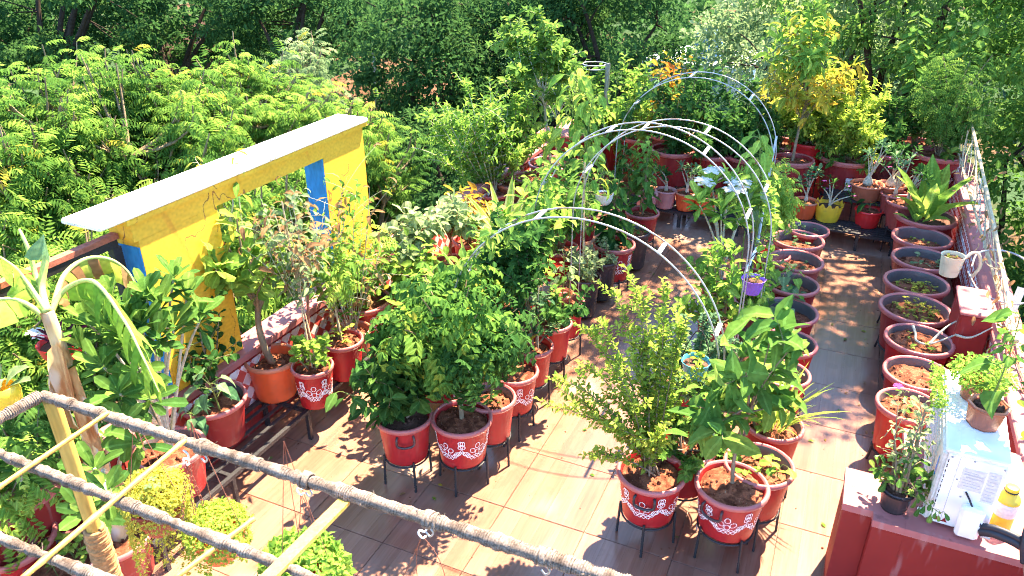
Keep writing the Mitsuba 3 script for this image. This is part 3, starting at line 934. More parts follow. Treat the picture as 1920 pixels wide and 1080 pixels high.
def bezier_path(p, n):
    p = np.asarray(p, float)
    out = []
    for i in range(len(p) - 1):
        a, b = p[max(i - 1, 0)], p[min(i + 2, len(p) - 1)]
        for t in np.linspace(0, 1, n, endpoint=False):
            t2, t3 = t * t, t * t * t
            out.append(.5 * (2 * p[i] + (p[i + 1] - a) * t + (2 * a - 5 * p[i] + 4 * p[i + 1] - b) * t2 + (3 * p[i] - a - 3 * p[i + 1] + b) * t3 + 0 * b))
    return np.array(out + [p[-1]])


def stand(rim, D, h, label, legs=4, turn_=.6, group=None, flare=1.12):
    """A wrought iron stand: ring under the pot, legs splaying to the floor."""
    x, y, z = rim
    zb = z - h - .004
    w_ = label.split()
    if len(w_) > 16:
        label = ' '.join(x for x in w_ if x not in ('the', 'a', 'of') or x == w_[0])
    k = thing('plant_stand', label, 'plant stand', 'iron plant stands')
    r = D * .36 + .006
    a = np.linspace(0, 2 * np.pi, 29)
    put(k, 'ring', tube(np.stack([x + r * np.cos(a), y + r * np.sin(a), 0 * a + zb - .004], 1), .006, 6, False), 'mat_black_iron', True)
    for t in (0, math.pi / 2):
        c, s = math.cos(t + turn_) * r, math.sin(t + turn_) * r
        put(k, 'crossbar', tube([(x - c, y - s, zb - .012 - .009 * (t > 0)), (x + c, y + s, zb - .012 - .009 * (t > 0))], .0045, 5), 'mat_black_iron', True)
    for i in range(legs):
        t = turn_ + i * 2 * math.pi / legs
        c, s = math.cos(t), math.sin(t)
        put(k, 'leg', tube([(x + c * (r + .008), y + s * (r + .008), zb + .03), (x + c * (r + .010), y + s * (r + .010), zb - .02), (x + c * r * flare, y + s * r * flare, .001)], .008, 6), 'mat_black_iron', True)
    return k


# ------------------------------------------------------------------ further ways of growing
def rosettes(key, base, tips, L, W, pal, seed, per=14, kind='obovate', droop=.6, r0=.014, each=True, mat='mat_leaf', wood='mat_pale_stem', pale=False, out=.85):
    """Bare limbs each ending in a whorl of leaves (frangipani, schefflera)."""
    rng = np.random.default_rng(seed)
    wd = Wood()
    base = np.asarray(base, float)
    P, D, N = [], [], []
    for tip in tips:
        tip = np.asarray(tip, float)
        m = base + (tip - base) * np.array([.25, .25, .55]) + rng.normal(0, .03, 3)
        pts = bezier(base, m, tip, 9)
        wd.branch(pts, r0, r0 * .55, 6)
        t = norm(norm(pts[-1] - pts[-3]) + np.array([0, 0, .5]))
        tt = np.repeat(t[None], per, 0)
        lift = np.linspace(0, 1, per)
        d = around(tt, rng, 1.0)
        P.append(tip + t * (lift[:, None] - .6) * L * .5)
        D.append(norm(d * (1.15 - lift[:, None] * .75) * out + tt * (lift[:, None] * 1.0)))
        N.append(tt + rng.normal(0, .15, (per, 3)))
    put(key, 'stem', join(wd.tubes), wood, True)
    n = len(tips) * per
    ls = L * rng.uniform(.65, 1.15, n)
    b = leaf_batch(kind, np.vstack(P), np.vstack(D), np.vstack(N), ls, ls * W, droop * rng.uniform(.5, 1.4, n), .16, .12, rng)
    leaves(key, 'leaf' if each else 'foliage', b, pal, np.clip(np.tile(np.linspace(0, .7, per), len(tips)) + rng.normal(0, .15, n), 0, .999), mat, each, pale)


def sapling(key, base, h, n, L, W, pal, seed, kind='heart', r0=.006, lean=(0, 0), droop=.9, petiole=.6, each=True, start=.25, mat='mat_leaf_gloss', wood='mat_stem', vary=.2):
    """One slim stem with stalked leaves."""
    rng = np.random.default_rng(seed)
    base = np.asarray(base, float)
    top = base + np.array([lean[0], lean[1], h])
    pts = bezier(base, base + np.array([lean[0] * .1, lean[1] * .1, h * .5]) + rng.normal(0, .02, 3), top, 12)
    wd = Wood()
    wd.branch(pts, r0, r0 * .4, 6, start, n=n)
    pos, tan, age = wd.sites()
    D = around(tan, rng, .75)
    ls = L * np.clip(rng.normal(1, vary, n), .5, 1.4) * (1 - .35 * (age - start))
    q = pos + D * (ls * petiole)[:, None] + np.array([0, 0, .15]) * (ls * petiole)[:, None]
    tubes = wd.tubes + [tube(bezier(a, a + (b - a) * .5 + [0, 0, .12 * np.linalg.norm(b - a)], b, 4), r0 * .3, 4) for a, b in zip(pos, q)]
    put(key, 'stem', join(tubes), wood, True)
    D2 = norm(D * np.array([1, 1, .3]) - np.array([0, 0, .45]))
    b = leaf_batch(kind, q, D2, upward(rng, n, .3) + D * .4, ls, ls * W, droop * rng.uniform(.3, 1.2, n), .14, .1, rng)
    leaves(key, 'leaf' if each else 'foliage', b, pal, np.clip(rng.beta(1.5, 2, n) + (age - .6) * .5, 0, .999), mat, each)


def fan(key, base, n, L, W, pal, seed, kind='sword', spread=.6, droop=.5, each=True, pale=False, mat='mat_leaf', r=.03, fold=.25, part='leaf'):
    """Long leaves rising from one crown (canna, agave, lemon grass)."""
    rng = np.random.default_rng(seed)
    a = np.arange(n) * 2.39996 + rng.normal(0, .2, n)
    tilt = spread * np.sqrt((np.arange(n) + .5) / n) * rng.uniform(.8, 1.2, n)
    D = np.stack([np.cos(a) * np.sin(tilt), np.sin(a) * np.sin(tilt), np.cos(tilt)], 1)
    N = norm(np.array([0, 0, 1.0]) - D * D[:, 2:] + rng.normal(0, .1, (n, 3)) - np.stack([np.cos(a), np.sin(a), 0 * a], 1) * .3)
    P = np.asarray(base, float) + np.stack([np.cos(a), np.sin(a), 0 * a], 1) * r * np.sqrt(np.arange(n) / n)[:, None]
    ls = L * rng.uniform(.6, 1.1, n)
    b = leaf_batch(kind, P, D, N, ls, W * ls / L, droop * rng.uniform(.4, 1.6, n), fold, .1, rng)
    leaves(key, part if each else 'foliage', b, pal, rng.uniform(.1, .9, n), mat, each, pale)


def pinnate_bush(key, base, h, w, seed, stems, n, L, pal, pairs=6, leaf=.34, width=.5, droop=.9, trunk=.25, r0=.010, wood='mat_bark', lean=(0, 0), low=.3, bias=0.0):
    """A shrub of feathered leaves (curry leaf, murraya)."""
    rng = np.random.default_rng(seed)
    base = np.asarray(base, float)
    wd = Wood()
    fork = base + np.array([lean[0] * trunk, lean[1] * trunk, h * trunk])
    wd.branch(bezier(base, (base + fork) / 2 + [.01, 0, 0], fork, 6), r0, r0 * .8, 7)
    for i in range(stems):
        az = i * 2.39996 + rng.normal(0, .3)
        el = rng.uniform(low, 1.0)
        rad = w * math.sqrt(max(.05, 1 - (el - .2) ** 2)) * rng.uniform(.6, 1.0)
        e = np.array([base[0] + lean[0] + math.cos(az) * rad, base[1] + lean[1] + math.sin(az) * rad, fork[2] + (h * (1 - trunk)) * el])
        m = fork + (e - fork) * np.array([.4, .4, .65])
        wd.branch(bezier(fork, m, e, 8), r0 * .5, r0 * .18, 5, .3, n=max(3, n // stems))
    pos, tan, age = wd.sites()
    put(key, 'stem', join(wd.tubes), wood, True)
    D = around(tan, rng, .7)
    b, ids = fronds(pos, D, upward(rng, len(pos), .3), L * rng.uniform(.7, 1.2, len(pos)), rng, pairs, leaf, width, droop)
    tone = np.clip(rng.beta(1.6, 2, len(pos)) + bias, 0, .999)
    leaves(key, 'foliage', b, pal, np.clip(tone[ids] + rng.normal(0, .07, len(ids)), 0, .999))


def seedlings(key, soil, D, n, seed, L=.035, pal='mid', h=.04, kind='ovate', spread=.75):
    """A few young plants scattered in the soil."""
    rng = np.random.default_rng(seed)
    P, Dr, N, st, ls = [], [], [], [], []
    for _ in range(n):
        q, t = D * .42 * spread * math.sqrt(rng.uniform()), rng.uniform(0, 6.28)
        b = np.asarray(soil) + np.array([q * math.cos(t), q * math.sin(t), -.012])
        hh = h * rng.uniform(.5, 1.5)
        tip = b + np.array([*rng.normal(0, .3 * hh, 2), hh])
        st.append(tube([b, tip], .0016, 4))
        for j in range(int(rng.integers(2, 5))):
            a = rng.uniform(0, 6.28)
            P.append(b + (tip - b) * rng.uniform(.7, 1))
            Dr.append([math.cos(a), math.sin(a), .35])
            N.append([0, 0, 1])
            ls.append(L * rng.uniform(.5, 1.2))
    put(key, 'sprout_stems', join(st), 'mat_stem', True, stuff=True)
    ls = np.array(ls)
    leaves(key, 'sprouts', leaf_batch(kind, P, Dr, np.array(N, float) + rng.normal(0, .3, (len(P), 3)), ls, ls * .62, .6, .15), pal, rng.uniform(0, 1, len(P)))


def stake(key, a, b, r=.006, mat='mat_cane', part='stake'):
    put(key, part, tube([a, (np.asarray(a) + np.asarray(b)) / 2, b], [r, r * .95, r * .85], 6), mat, True)


def flowers(key, pts, size, pal, seed, part='flower', petals=5, rnd=None):
    rng = np.random.default_rng(seed)
    for p in pts:
        a = np.arange(petals) * 2 * np.pi / petals + rng.uniform(0, 6)
        D = np.stack([np.cos(a), np.sin(a), 0 * a + .35], 1)
        b = leaf_batch('petal', np.repeat(np.asarray(p, float)[None], petals, 0), D, np.tile([0, 0, 1.0], (petals, 1)), size, size * .7, .7, .1)
        V, F, side = b
        put(key, part, flat(V, F), 'mat_leaf', True, leaf_uv(pal, np.full(petals, rng.uniform(0, .99) if rnd is None else rnd), np.ones_like(side) * .5).reshape(-1, 2))


# ------------------------------------------------------------------ raised bench of pots along the left parapet
def potted(name, label, rim, D, h=.30, colour='red', seed=0, cat='potted plant', group=None, **kw):
    k = thing(name, label, cat, group)
    return k, pot(k, rim, D, h, colour, seed, **kw)


b = thing('pot_bench', 'long low black iron bench carrying the red pots along the left parapet', 'bench')
for x in (-3.36, -2.985):
    put(b, 'rail', box(x - .014, x + .014, 1.95, 4.02, .218, .243), 'mat_black_iron')
for y in (2.0, 2.55, 3.27, 3.96):
    put(b, 'crossbar', box(-3.345, -3.0, y - .012, y + .012, .220, .240), 'mat_black_iron')
    for x in (-3.36, -2.985):
        put(b, 'leg', box(x - .013, x + .013, y - .013, y + .013, .0012, .2175), 'mat_black_iron')
for x in (-3.27, -3.18, -3.09):
    put(b, 'slat', box(x - .012, x + .012, 1.96, 4.01, .2405, .2475), 'mat_black_iron')

GROUP = 'pots along the left parapet'
k, s = potted('potted_frangipani', 'red tub nearest on the left bench with a frangipani of big rosette leaves', (-3.174, 2.335, 0.550), .40, seed=1, dark=True)
rosettes(k, s, [(-3.058, 2.512, 1.551), (-3.050, 2.329, 1.546), (-3.015, 2.532, 1.441), (-3.077, 2.222, 1.486), (-2.969, 1.955, 1.360), (-2.896, 2.080, 1.305), (-2.972, 2.373, 1.340), (-2.983, 2.105, 1.420), (-2.959, 2.257, 1.343), (-3.279, 2.154, 1.414), (-3.018, 2.365, 1.474), (-3.248, 2.282, 1.511),
                (-3.192, 2.032, 1.348), (-2.837, 1.907, 1.278), (-2.786, 2.008, 1.197), (-2.966, 2.546, 1.316), (-3.007, 2.228, 1.439), (-3.105, 2.123, 1.441)], .15, .36, 'mid', 2, 16, r0=.011, droop=.25, out=.95, mat='mat_leaf_gloss')
k, s = potted('potted_fig', 'red tub on the left bench with a fig of stalked grey green leaves', (-3.307, 2.807, 0.550), .42, seed=3, colour='brick', dark=True)
sapling(k, s + [.10, -.05, 0], .30, 12, .13, .72, 'blue', 4, lean=(.10, -.12))
sapling(k, s + [.04, -.16, 0], .12, 9, .11, .72, 'blue', 5, lean=(.05, -.10))
bush(k, s + [-.08, .08, 0], 0.696, .20, 6, 6, 'ovate', .055, .7, 'deep', 260, each=True)
k, s = potted('potted_mango', 'orange red tub on the left bench with a thick trunked young mango tree', (-3.294, 3.341, 0.550), .37, seed=7, colour='orange', depth=.07)
bush(k, s, 1.041, .30, 8, 8, 'obovate', .125, .46, 'lime', 300, each=True, trunk=.42, r0=.026, droop=.8, twigs=2, start=.45, lean=(-.10, 0), wood='mat_bark', wild=.6)
wd = tube(bezier_path([s + [-.1, 0, .55], s + [-.20, 0, .8], s + [-.34, .02, .92], s + [-.44, .0, 1.02]], 5), np.linspace(.011, .004, 16), 6)
put(k, 'bare_branch', wd, 'mat_pale_stem', True)
wd = tube(bezier_path([s + [-.20, 0, .8], s + [-.21, .05, .98], s + [-.16, .06, 1.12], s + [-.2, .07, 1.25]], 5), np.linspace(.008, .003, 16), 6)
put(k, 'bare_branch', wd, 'mat_pale_stem', True)
sapling(k, s + [-.08, .02, .75], .62, 22, .12, .3, 'gold', 9, 'lance', .004, lean=(-.34, .05), petiole=.3, start=.15, wood='mat_pale_stem')
sapling(k, s + [-.10, .04, .70], .70, 20, .12, .32, 'turning', 309, 'lance', .004, lean=(-.10, .15), petiole=.3, start=.15, wood='mat_pale_stem')
k, s = potted('potted_climber', 'small patterned red pot with tall cane stakes right of the orange red tub', (-2.976, 3.373, 0.550), .29, seed=10, pattern=.3, depth=.04)
bush(k, s, .22, .16, 11, 7, 'ovate', .05, .75, 'lime', 150, twigs=1)
stake(k, s, s + [-.10, .05, 1.15])
stake(k, s + [.03, .02, 0], s + [-.16, .10, .95], .005)
stake(k, s + [-.04, .02, 0], s + [-.10, .22, .80], .010, 'mat_rusty')
bush(k, s + [-.06, .05, .55], .62, .34, 12, 9, 'lance', .085, .3, 'dry', 150, twigs=3, droop=1.6, r0=.004, wood='mat_pale_stem', start=.15, part='dry_leaf')
bush(k, s + [-.06, .05, .45], .70, .30, 13, 9, 'lance', .075, .36, 'grey', 260, twigs=3, droop=1.2, r0=.004, wood='mat_pale_stem', start=.1)
k, s = potted('potted_drumstick_shrub', 'plain red pot with bare soil and one stake ending the left bench', (-2.996, 3.739, 0.550), .31, seed=14, depth=.03)
stake(k, s, s + [-.13, .06, .72], .007)
pinnate_bush(k, s + [-.05, .03, 0], 0.738, .17, 15, 7, 70, .16, 'lime', 6, .42, .4, r0=.007, trunk=.5)
seedlings(k, s, .3, 12, 16, .05, 'lemon', .08)
k, s = potted('potted_citrus', 'broad patterned red bowl pot with a glossy citrus by the yellow wall', (-3.254, 4.347, 0.520), .48, .34, seed=17, pattern=.1, dark=True)
stand((-3.254, 4.347, 0.520), .48, .34, 'iron stand of the broad bowl pot under the yellow wall')
bush(k, s, .30, .30, 18, 8, 'ovate', .10, .5, 'mid', 160, each=True, mat='mat_leaf_gloss')
sapling(k, s + [-.1, .05, 0], .62, 34, .11, .5, 'lime', 19, 'obovate', .009, droop=1.0, petiole=.2, start=.35)
k, s = potted('potted_dry_vine', 'pot with a withered brown vine before the opening of the yellow wall', (-3.12, 4.02, .45), .30, .28, seed=20, colour='terra')
bush(k, s, 1.25, .40, 21, 10, 'lance', .10, .26, 'dry', 170, droop=1.8, wood='mat_pale_stem', r0=.006, start=.35, part='dry_leaf')
bush(k, s, 1.2, .38, 22, 10, 'ovate', .06, .5, 'turning', 460, wood='mat_pale_stem', r0=.005, start=.2)
k, s = potted('potted_yellow_sprig', 'pot at the foot of the yellow wall holding a shrub with fine yellow sprigs', (-3.2, 4.62, .45), .30, .28, seed=23, colour='terra')
pinnate_bush(k, s, .62, .22, 24, 7, 60, .20, 'lime', 7, .34, .36, r0=.007)
bush(k, s, .55, .14, 25, 6, 'tiny', .02, .6, 'gold', 260, wood='mat_rusty', r0=.004, twigs=4)

# further along the left parapet
ROW = [
    ((-3.05, 4.85, .50), .36, 'red', 'guava', .62, 'red pot with a pale leaved guava right of the yellow wall'),
    ((-2.95, 5.30, .50), .36, 'brick', 'guava', .60, 'pot with a whitish leaved guava, second right of the yellow wall'),
    ((-3.05, 5.85, .48), .34, 'red', 'croton', .55, 'pot of yellow splashed croton in the left row before the spiky agave'),
]
for i, (rim, D, col, what, h, lb) in enumerate(ROW):
    k, s = potted('potted_guava' if what == 'guava' else 'potted_croton', lb, rim, D, .32, col, 30 + i)
    if what == 'guava':
        bush(k, s, h, .30, 40 + i, 9, 'obovate', .10, .46, 'grey', 420, each=True, trunk=.4, r0=.012, droop=.7, bias=.25, wood='mat_rusty')
    else:
        bush(k, s, h, .26, 40 + i, 9, 'lance', .10, .34, 'croton', 240, each=True)
    stand(rim, D, .32, 'stand of the ' + lb)
k, s = potted('potted_canna', 'red pot of broad upright leaves in front of the guavas left of the agave', (-2.887, 4.657, 0.450), .36, .30, seed=44)
fan(k, s, 26, .36, .075, 'lime', 45, 'ovate', .75, .7, r=.10)
fan(k, s + [.1, .1, 0], 18, .32, .07, 'mid', 46, 'ovate', .8, .6, r=.10)
bush(k, s, .5, .3, 47, 7, 'obovate', .10, .5, 'lime', 160, each=True)
k, s = potted('potted_agave', 'pot of a spiky agave with long cream edged leaves in the left row', (-2.572, 5.578, 0.660), .40, .32, seed=48)
fan(k, s, 44, .56, .095, 'lime', 49, 'sword', 1.1, .2, r=.06, pale=True)
stand((-2.572, 5.578, 0.660), .40, .32, 'stand of the spiky agave')
k, s = potted('potted_agave', 'smaller spiky agave with cream edges left of the big one and nearer the camera', (-2.62, 4.95, .45), .34, .30, seed=50)
fan(k, s, 34, .46, .085, 'lime', 51, 'sword', 1.1, .3, r=.05, pale=True)
LEFTFAR = [
    ((-3.311, 6.334, 0.450), .38, .32, 'brick', 'red pot of bare soil just behind the spiky agave'),
    ((-3.393, 7.062, 0.520), .44, .30, 'dark', 'dark red pot under the tall bushy shrub in the left row'),
    ((-3.266, 7.333, 0.550), .42, .30, 'terra', 'terracotta pot of weeds beside the tall bushy shrub on the left'),
    ((-3.243, 7.152, 0.420), .34, .28, 'orange', 'orange pot in front of the dark red one in the left row'),
    ((-3.184, 7.593, 0.550), .40, .32, 'rosy', 'rosy patterned pot in the left row before the big bowl'),
    ((-3.084, 8.030, 0.600), .56, .32, 'rosy', 'big rosy bowl pot at the far end of the left row'),
]
keys = []
for i, (rim, D, h, col, lb) in enumerate(LEFTFAR):
    k, s = potted('potted_shrub' if i in (1, 2, 5) else 'planter_pot', lb, rim, D, h, col, 60 + i, depth=.05, dark=i == 1, pattern=.2 if i == 4 else None)
    if rim[2] - h > .06:
        stand(rim, D, h, 'stand of the ' + lb)
    keys.append((k, s))
k, s = keys[1]
bush(k, s, 1.182, .56, 61, 18, 'lance', .062, .40, 'lime', 4200, twigs=7, start=.15, rise=.4, wood='mat_pale_stem', r0=.012, low=.40, bias=-.15, lean=(-.30, -.05))
k, s = keys[2]
bush(k, s, 1.030, .46, 62, 15, 'lance', .060, .40, 'lime', 3600, twigs=7, start=.25, rise=.4, r0=.014, low=.4, trunk=.15)
seedlings(k, s, .4, 16, 63, .05, 'lemon', .07)
seedlings(keys[0][0], keys[0][1], .34, 8, 64)
seedlings(keys[3][0], keys[3][1], .34, 6, 65, .05, 'lemon')
seedlings(keys[4][0], keys[4][1], .34, 10, 66, .05, 'mid', .09)
k, s = keys[5]
bush(k, s, 1.760, .50, 67, 14, 'ovate', .075, .62, 'mid', 2600, twigs=6, start=.45, trunk=.42, r0=.020, lean=(-.24, .0), wood='mat_pale_stem', mat='mat_leaf_gloss', low=.0, bias=.2)
sapling(k, s + [-.12, 0, 0], .75, 22, .17, .42, 'lime', 68, 'ovate', .007, droop=1.5, start=.3)
k, s = potted('potted_sapling', 'bare pale branched sapling with sparse leaves behind the tall bushy shrub', (-3.15, 8.35, .5), .36, .30, seed=70)
bush(k, s, 1.5, .46, 71, 7, 'ovate', .10, .45, 'turning', 90, each=True, trunk=.4, r0=.012, wood='mat_pale_stem', twigs=2, start=.5)
k, s = potted('potted_sapling', 'slim sapling with drooping leaf clusters rising in front of the red box', (-2.62, 7.35, .45), .34, .30, seed=72, colour='brick')
sapling(k, s, 1.35, 44, .20, .42, 'lime', 73, 'ovate', .008, droop=1.6, start=.45, lean=(.05, 0))
k, s = potted('potted_sapling', 'slim sapling with arching leaf tufts left of the middle arch', (-2.35, 7.05, .45), .34, .30, seed=74)
sapling(k, s, 1.20, 44, .20, .44, 'lime', 75, 'ovate', .008, droop=1.7, start=.4, lean=(.02, .1))
GROUP = None
k = thing('storage_box', 'upright dark red box standing at the far left corner', 'box')
c = np.array((-3.333, 8.889, 0.350))
put(k, 'body', move(box(-.22, .22, -.15, .15, -.348, .34, .01), c), 'mat_red_wall')
put(k, 'lid', move(box(-.235, .235, -.165, .165, .341, .375, .008), c), 'mat_pink_cap')
k = thing('side_table', 'small red table with a pale top beside the red box', 'table')
c = np.array((-2.997, 8.615, 0.450))
put(k, 'top', move(box(-.16, .16, -.14, .14, -.03, 0, .006), c), 'mat_pink_cap')
for sx in (-.13, .13):
    for sy in (-.11, .11):
        put(k, 'leg', move(box(sx - .015, sx + .015, sy - .015, sy + .015, -.4488, -.0305), c), 'mat_red_wall')

# ------------------------------------------------------------------ the left of the two middle rows
S_M = 'stand of the '


def row_pot(name, label, rim, D, h=.30, colour='red', seed=0, legs=4, **kw):
    k, s = potted(name, label, rim, D, h, colour, seed, **kw)
    if rim[2] - h > .05:
        stand(rim, D, h, S_M + label, legs, .4 + seed * .3)
    return k, s


GROUP = 'pots of the left middle row'
k, s = row_pot('potted_jasmine', 'plain red pot with a dark glossy bush, nearest of the left middle row', (-2.163, 3.205, 0.500), .365, seed=80, handle=-1.0, soil='mat_dark_soil', depth=.03)
bush(k, s, 0.662, .27, 81, 10, 'ovate', .095, .54, 'deep', 620, each=True, mat='mat_leaf_gloss', droop=.8, twigs=4, start=.12, lean=(-.03, .04), low=.1, bias=.1)
sapling(k, s + [-.10, -.10, 0], .18, 8, .13, .5, 'deep', 82, 'ovate', .006, lean=(-.22, -.05))
k, s = row_pot('potted_murraya', 'patterned red pot with a feathery yellow flecked shrub near the front pipe', (-1.827, 3.331, 0.500), .385, seed=83, pattern=-1.75, depth=.03)
pinnate_bush(k, s, 1.012, .40, 84, 16, 400, .21, 'turning', 5, .36, .55, 1.1, trunk=.32, r0=.016, lean=(-.12, .05), low=.05, bias=-.15)
pinnate_bush(k, s + [.02, .02, .3], .55, .42, 85, 12, 220, .20, 'deep', 5, .36, .55, 1.1, trunk=.05, r0=.008, lean=(-.05, .05), low=.0)
flowers(k, [s + np.array(v) for v in ((-.2, .05, .62), (-.17, .0, .58), (-.24, -.03, .6), (-.1, -.05, .45))], .05, 'gold', 86, 'yellow_leaf', 4, .95)
k, s = row_pot('potted_papaya_seedling', 'red pot with one papaya seedling behind the yellow flecked shrub', (-1.758, 3.597, 0.500), .335, seed=87, dark=True, depth=.06)
stake(k, s, s + [.02, .03, .30], .008, 'mat_stem', 'stem')
fan(k, s + [.02, .03, .29], 9, .13, .075, 'blue', 88, 'obovate', 1.3, .7, r=.01)
seedlings(k, s, .3, 5, 89)
k, s = row_pot('potted_saplings', 'patterned red pot with two thin purple leaved saplings behind the papaya seedling', (-1.751, 3.941, 0.500), .35, seed=90, pattern=-1.5, depth=.035)
for j, (dx, dy) in enumerate(((.05, .04), (-.05, .0))):
    sapling(k, s + [dx, dy, 0], .34, 12, .07, .6, 'purple' if j == 0 else 'mid', 91 + j, 'ovate', .005, start=.4)
fan(k, s + [-.08, .08, 0], 5, .30, .06, 'gold', 93, 'lance', .9, .5)
k, s = row_pot('potted_hibiscus', 'red pot with a tall dark leafy shrub under the near arch', (-1.765, 4.292, 0.500), .32, seed=94, depth=.05)
bush(k, s, 0.977, .38, 95, 11, 'ovate', .058, .62, 'deep', 1900, twigs=5, trunk=.25, r0=.012, lean=(-.16, .10), low=.05, bias=.08, mat='mat_leaf_gloss')
bush(k, s + [.0, .05, .0], .42, .22, 96, 6, 'ovate', .05, .7, 'blue', 260, twigs=3)
stake(k, s + [.05, 0, 0], s + [.03, .03, .55], .006)
k, s = row_pot('planter_pot', 'red pot of round weeds just beyond the tall dark shrub', (-1.748, 4.665, 0.500), .30, seed=97, depth=.05)
bush(k, s, .30, .18, 98, 6, 'ovate', .05, .7, 'mid', 200, twigs=2)
k, s = row_pot('planter_pot', 'red pot with a smaller clay pot sitting inside it', (-1.776, 5.029, 0.500), .30, seed=99, depth=.06, dark=True)
sapling(k, s + [.03, 0, 0], .30, 9, .07, .7, 'mid', 100, 'ovate', .005)
k2, s2 = potted('small_pot', 'small brown clay pot with round leaves set inside a red pot', tuple(np.array(s) + [-.06, .06, .07]), .20, .14, 'terra', 101, segs=28)
sapling(k2, s2, .36, 16, .09, .62, 'grey', 102, 'obovate', .005, start=.3)
k, s = row_pot('potted_papaya', 'pot of a bright green lobed plant with one red flower', (-1.98, 4.75, .5), .34, seed=103)
stake(k, s, s + [.0, .0, .74], .012, 'mat_stem', 'stem')
rosettes(k, s + [0, 0, .45], [s + np.array(v) for v in ((.16, -.05, .86), (-.1, .1, .9), (.05, .15, .84), (.22, .1, .76), (-.16, -.06, .82), (.05, -.16, .80), (.12, -.12, .70))], .16, .42, 'lime', 104, 9, 'lance', 1.0, .006, wood='mat_stem')
flowers(k, [s + np.array([.26, -.12, .52])], .05, 'bright', 105, rnd=.05)
k, s = potted('potted_variegated_shrub', 'black nursery pot with a tall cane stake and a pale shrub', (-1.865, 5.703, 0.400), .32, .37, 'black', 106, depth=.05)
stake(k, s, s + [-.07, .10, 1.05], .009)
bush(k, s, .30, .20, 107, 6, 'ovate', .055, .6, 'grey', 240, twigs=3, bias=.2)
sapling(k, s + [-.03, .03, .3], .85, 26, .14, .46, 'turning', 108, 'ovate', .005, droop=1.5, start=.35)
k, s = potted('potted_herb', 'slim black nursery pot with small grey green leaves beside the staked one', (-1.798, 6.052, 0.420), .27, .38, 'black', 109, depth=.04)
bush(k, s, .20, .17, 110, 6, 'ovate', .045, .65, 'grey', 160, twigs=2, bias=.3)
k, s = row_pot('potted_rubber_plant', 'patterned red pot with broad dark leaves beyond the black nursery pots', (-1.767, 6.277, 0.500), .40, .34, seed=111, pattern=-.9)
sapling(k, s, .62, 46, .17, .55, 'deep', 112, 'ovate', .010, droop=.9, petiole=.25, start=.05)
sapling(k, s + [-.08, .06, 0], .45, 26, .16, .55, 'deep', 113, 'ovate', .009, droop=.9, petiole=.25, start=.05, lean=(-.1, 0))
k, s = potted('planter_pot', 'black pot behind the broad leaved rubber plant', (-1.725, 6.831, 0.420), .32, .38, 'black', 114, dark=True, depth=.04)
seedlings(k, s, .3, 9, 115, .05, 'mid', .08)
k, s = row_pot('potted_pepper_vine', 'red pot with a tall heart leaved vine where the path ends', (-1.775, 7.299, 0.450), .36, .30, seed=116)
stake(k, s, s + [.0, .02, .60], .012, 'mat_bark')
sapling(k, s, .70, 60, .115, .72, 'mid', 117, 'heart', .008, droop=.9, start=.12)
sapling(k, s + [-.15, .05, .0], .66, 46, .11, .72, 'mid', 118, 'heart', .007, droop=.9, start=.2, lean=(-.12, .05))
sapling(k, s + [-.05, .1, .0], .74, 40, .10, .74, 'lime', 119, 'heart', .007, droop=.9, start=.4, lean=(-.02, .05))
k, s = potted('potted_shrub', 'dense green shrub filling the gap behind the agave left of the near arch', (-2.25, 6.1, .45), .38, .32, 'red', 120)
bush(k, s, .80, .46, 121, 14, 'ovate', .09, .55, 'mid', 560, each=True, twigs=3)
k, s = potted('potted_shrub', 'leafy shrub between the two left rows behind the feathery one', (-2.35, 3.95, .45), .36, .32, 'brick', 122)
bush(k, s, .70, .38, 123, 13, 'obovate', .09, .5, 'mid', 560, each=True, twigs=3, lean=(.05, .05))
bush(k, s, .66, .26, 124, 6, 'ovate', .08, .5, 'lime', 120, each=False, twigs=2)

k, s = potted('potted_shrub', 'bright leafy shrub left of the near arch foot', (-2.35, 4.9, .45), .36, .32, 'red', 125)
bush(k, s, .52, .34, 126, 11, 'ovate', .095, .5, 'lime', 520, each=True, twigs=3, bias=-.1)
k, s = potted('potted_shrub', 'green shrub left of the second arch foot', (-2.35, 6.75, .45), .36, .32, 'brick', 127)
bush(k, s, .75, .40, 128, 13, 'ovate', .09, .52, 'mid', 480, each=True, twigs=3)

# ------------------------------------------------------------------ the right of the two middle rows
GROUP = 'pots of the right middle row'
k, s = row_pot('potted_henna', 'patterned red pot with a sprawling bright small leaved shrub in front', (-0.637, 3.325, 0.500), .392, seed=130, pattern=-1.57, handle=-1.5, depth=.04)
rg = np.random.default_rng(131)
wd = Wood()
TIPS_A = [(-1.126, 3.402, 1.266), (-1.039, 3.455, 1.291), (-0.980, 3.519, 1.468), (-0.888, 3.539, 1.541), (-0.806, 3.471, 1.464), (-0.724, 3.585, 1.491), (-0.582, 3.578, 1.365), (-1.179, 3.196, 1.049), (-1.149, 3.087, 0.938), (-1.136, 3.257, 0.902), (-0.879, 3.260, 1.142), (-0.607, 3.497, 1.240), (-0.725, 3.567, 1.240), (-0.813, 3.405, 1.240), (-0.478, 3.485, 1.114), (-1.062, 3.377, 1.058), (-0.858, 3.161, 0.838), (-0.921, 3.107, 0.680), (-0.634, 3.190, 0.819)]
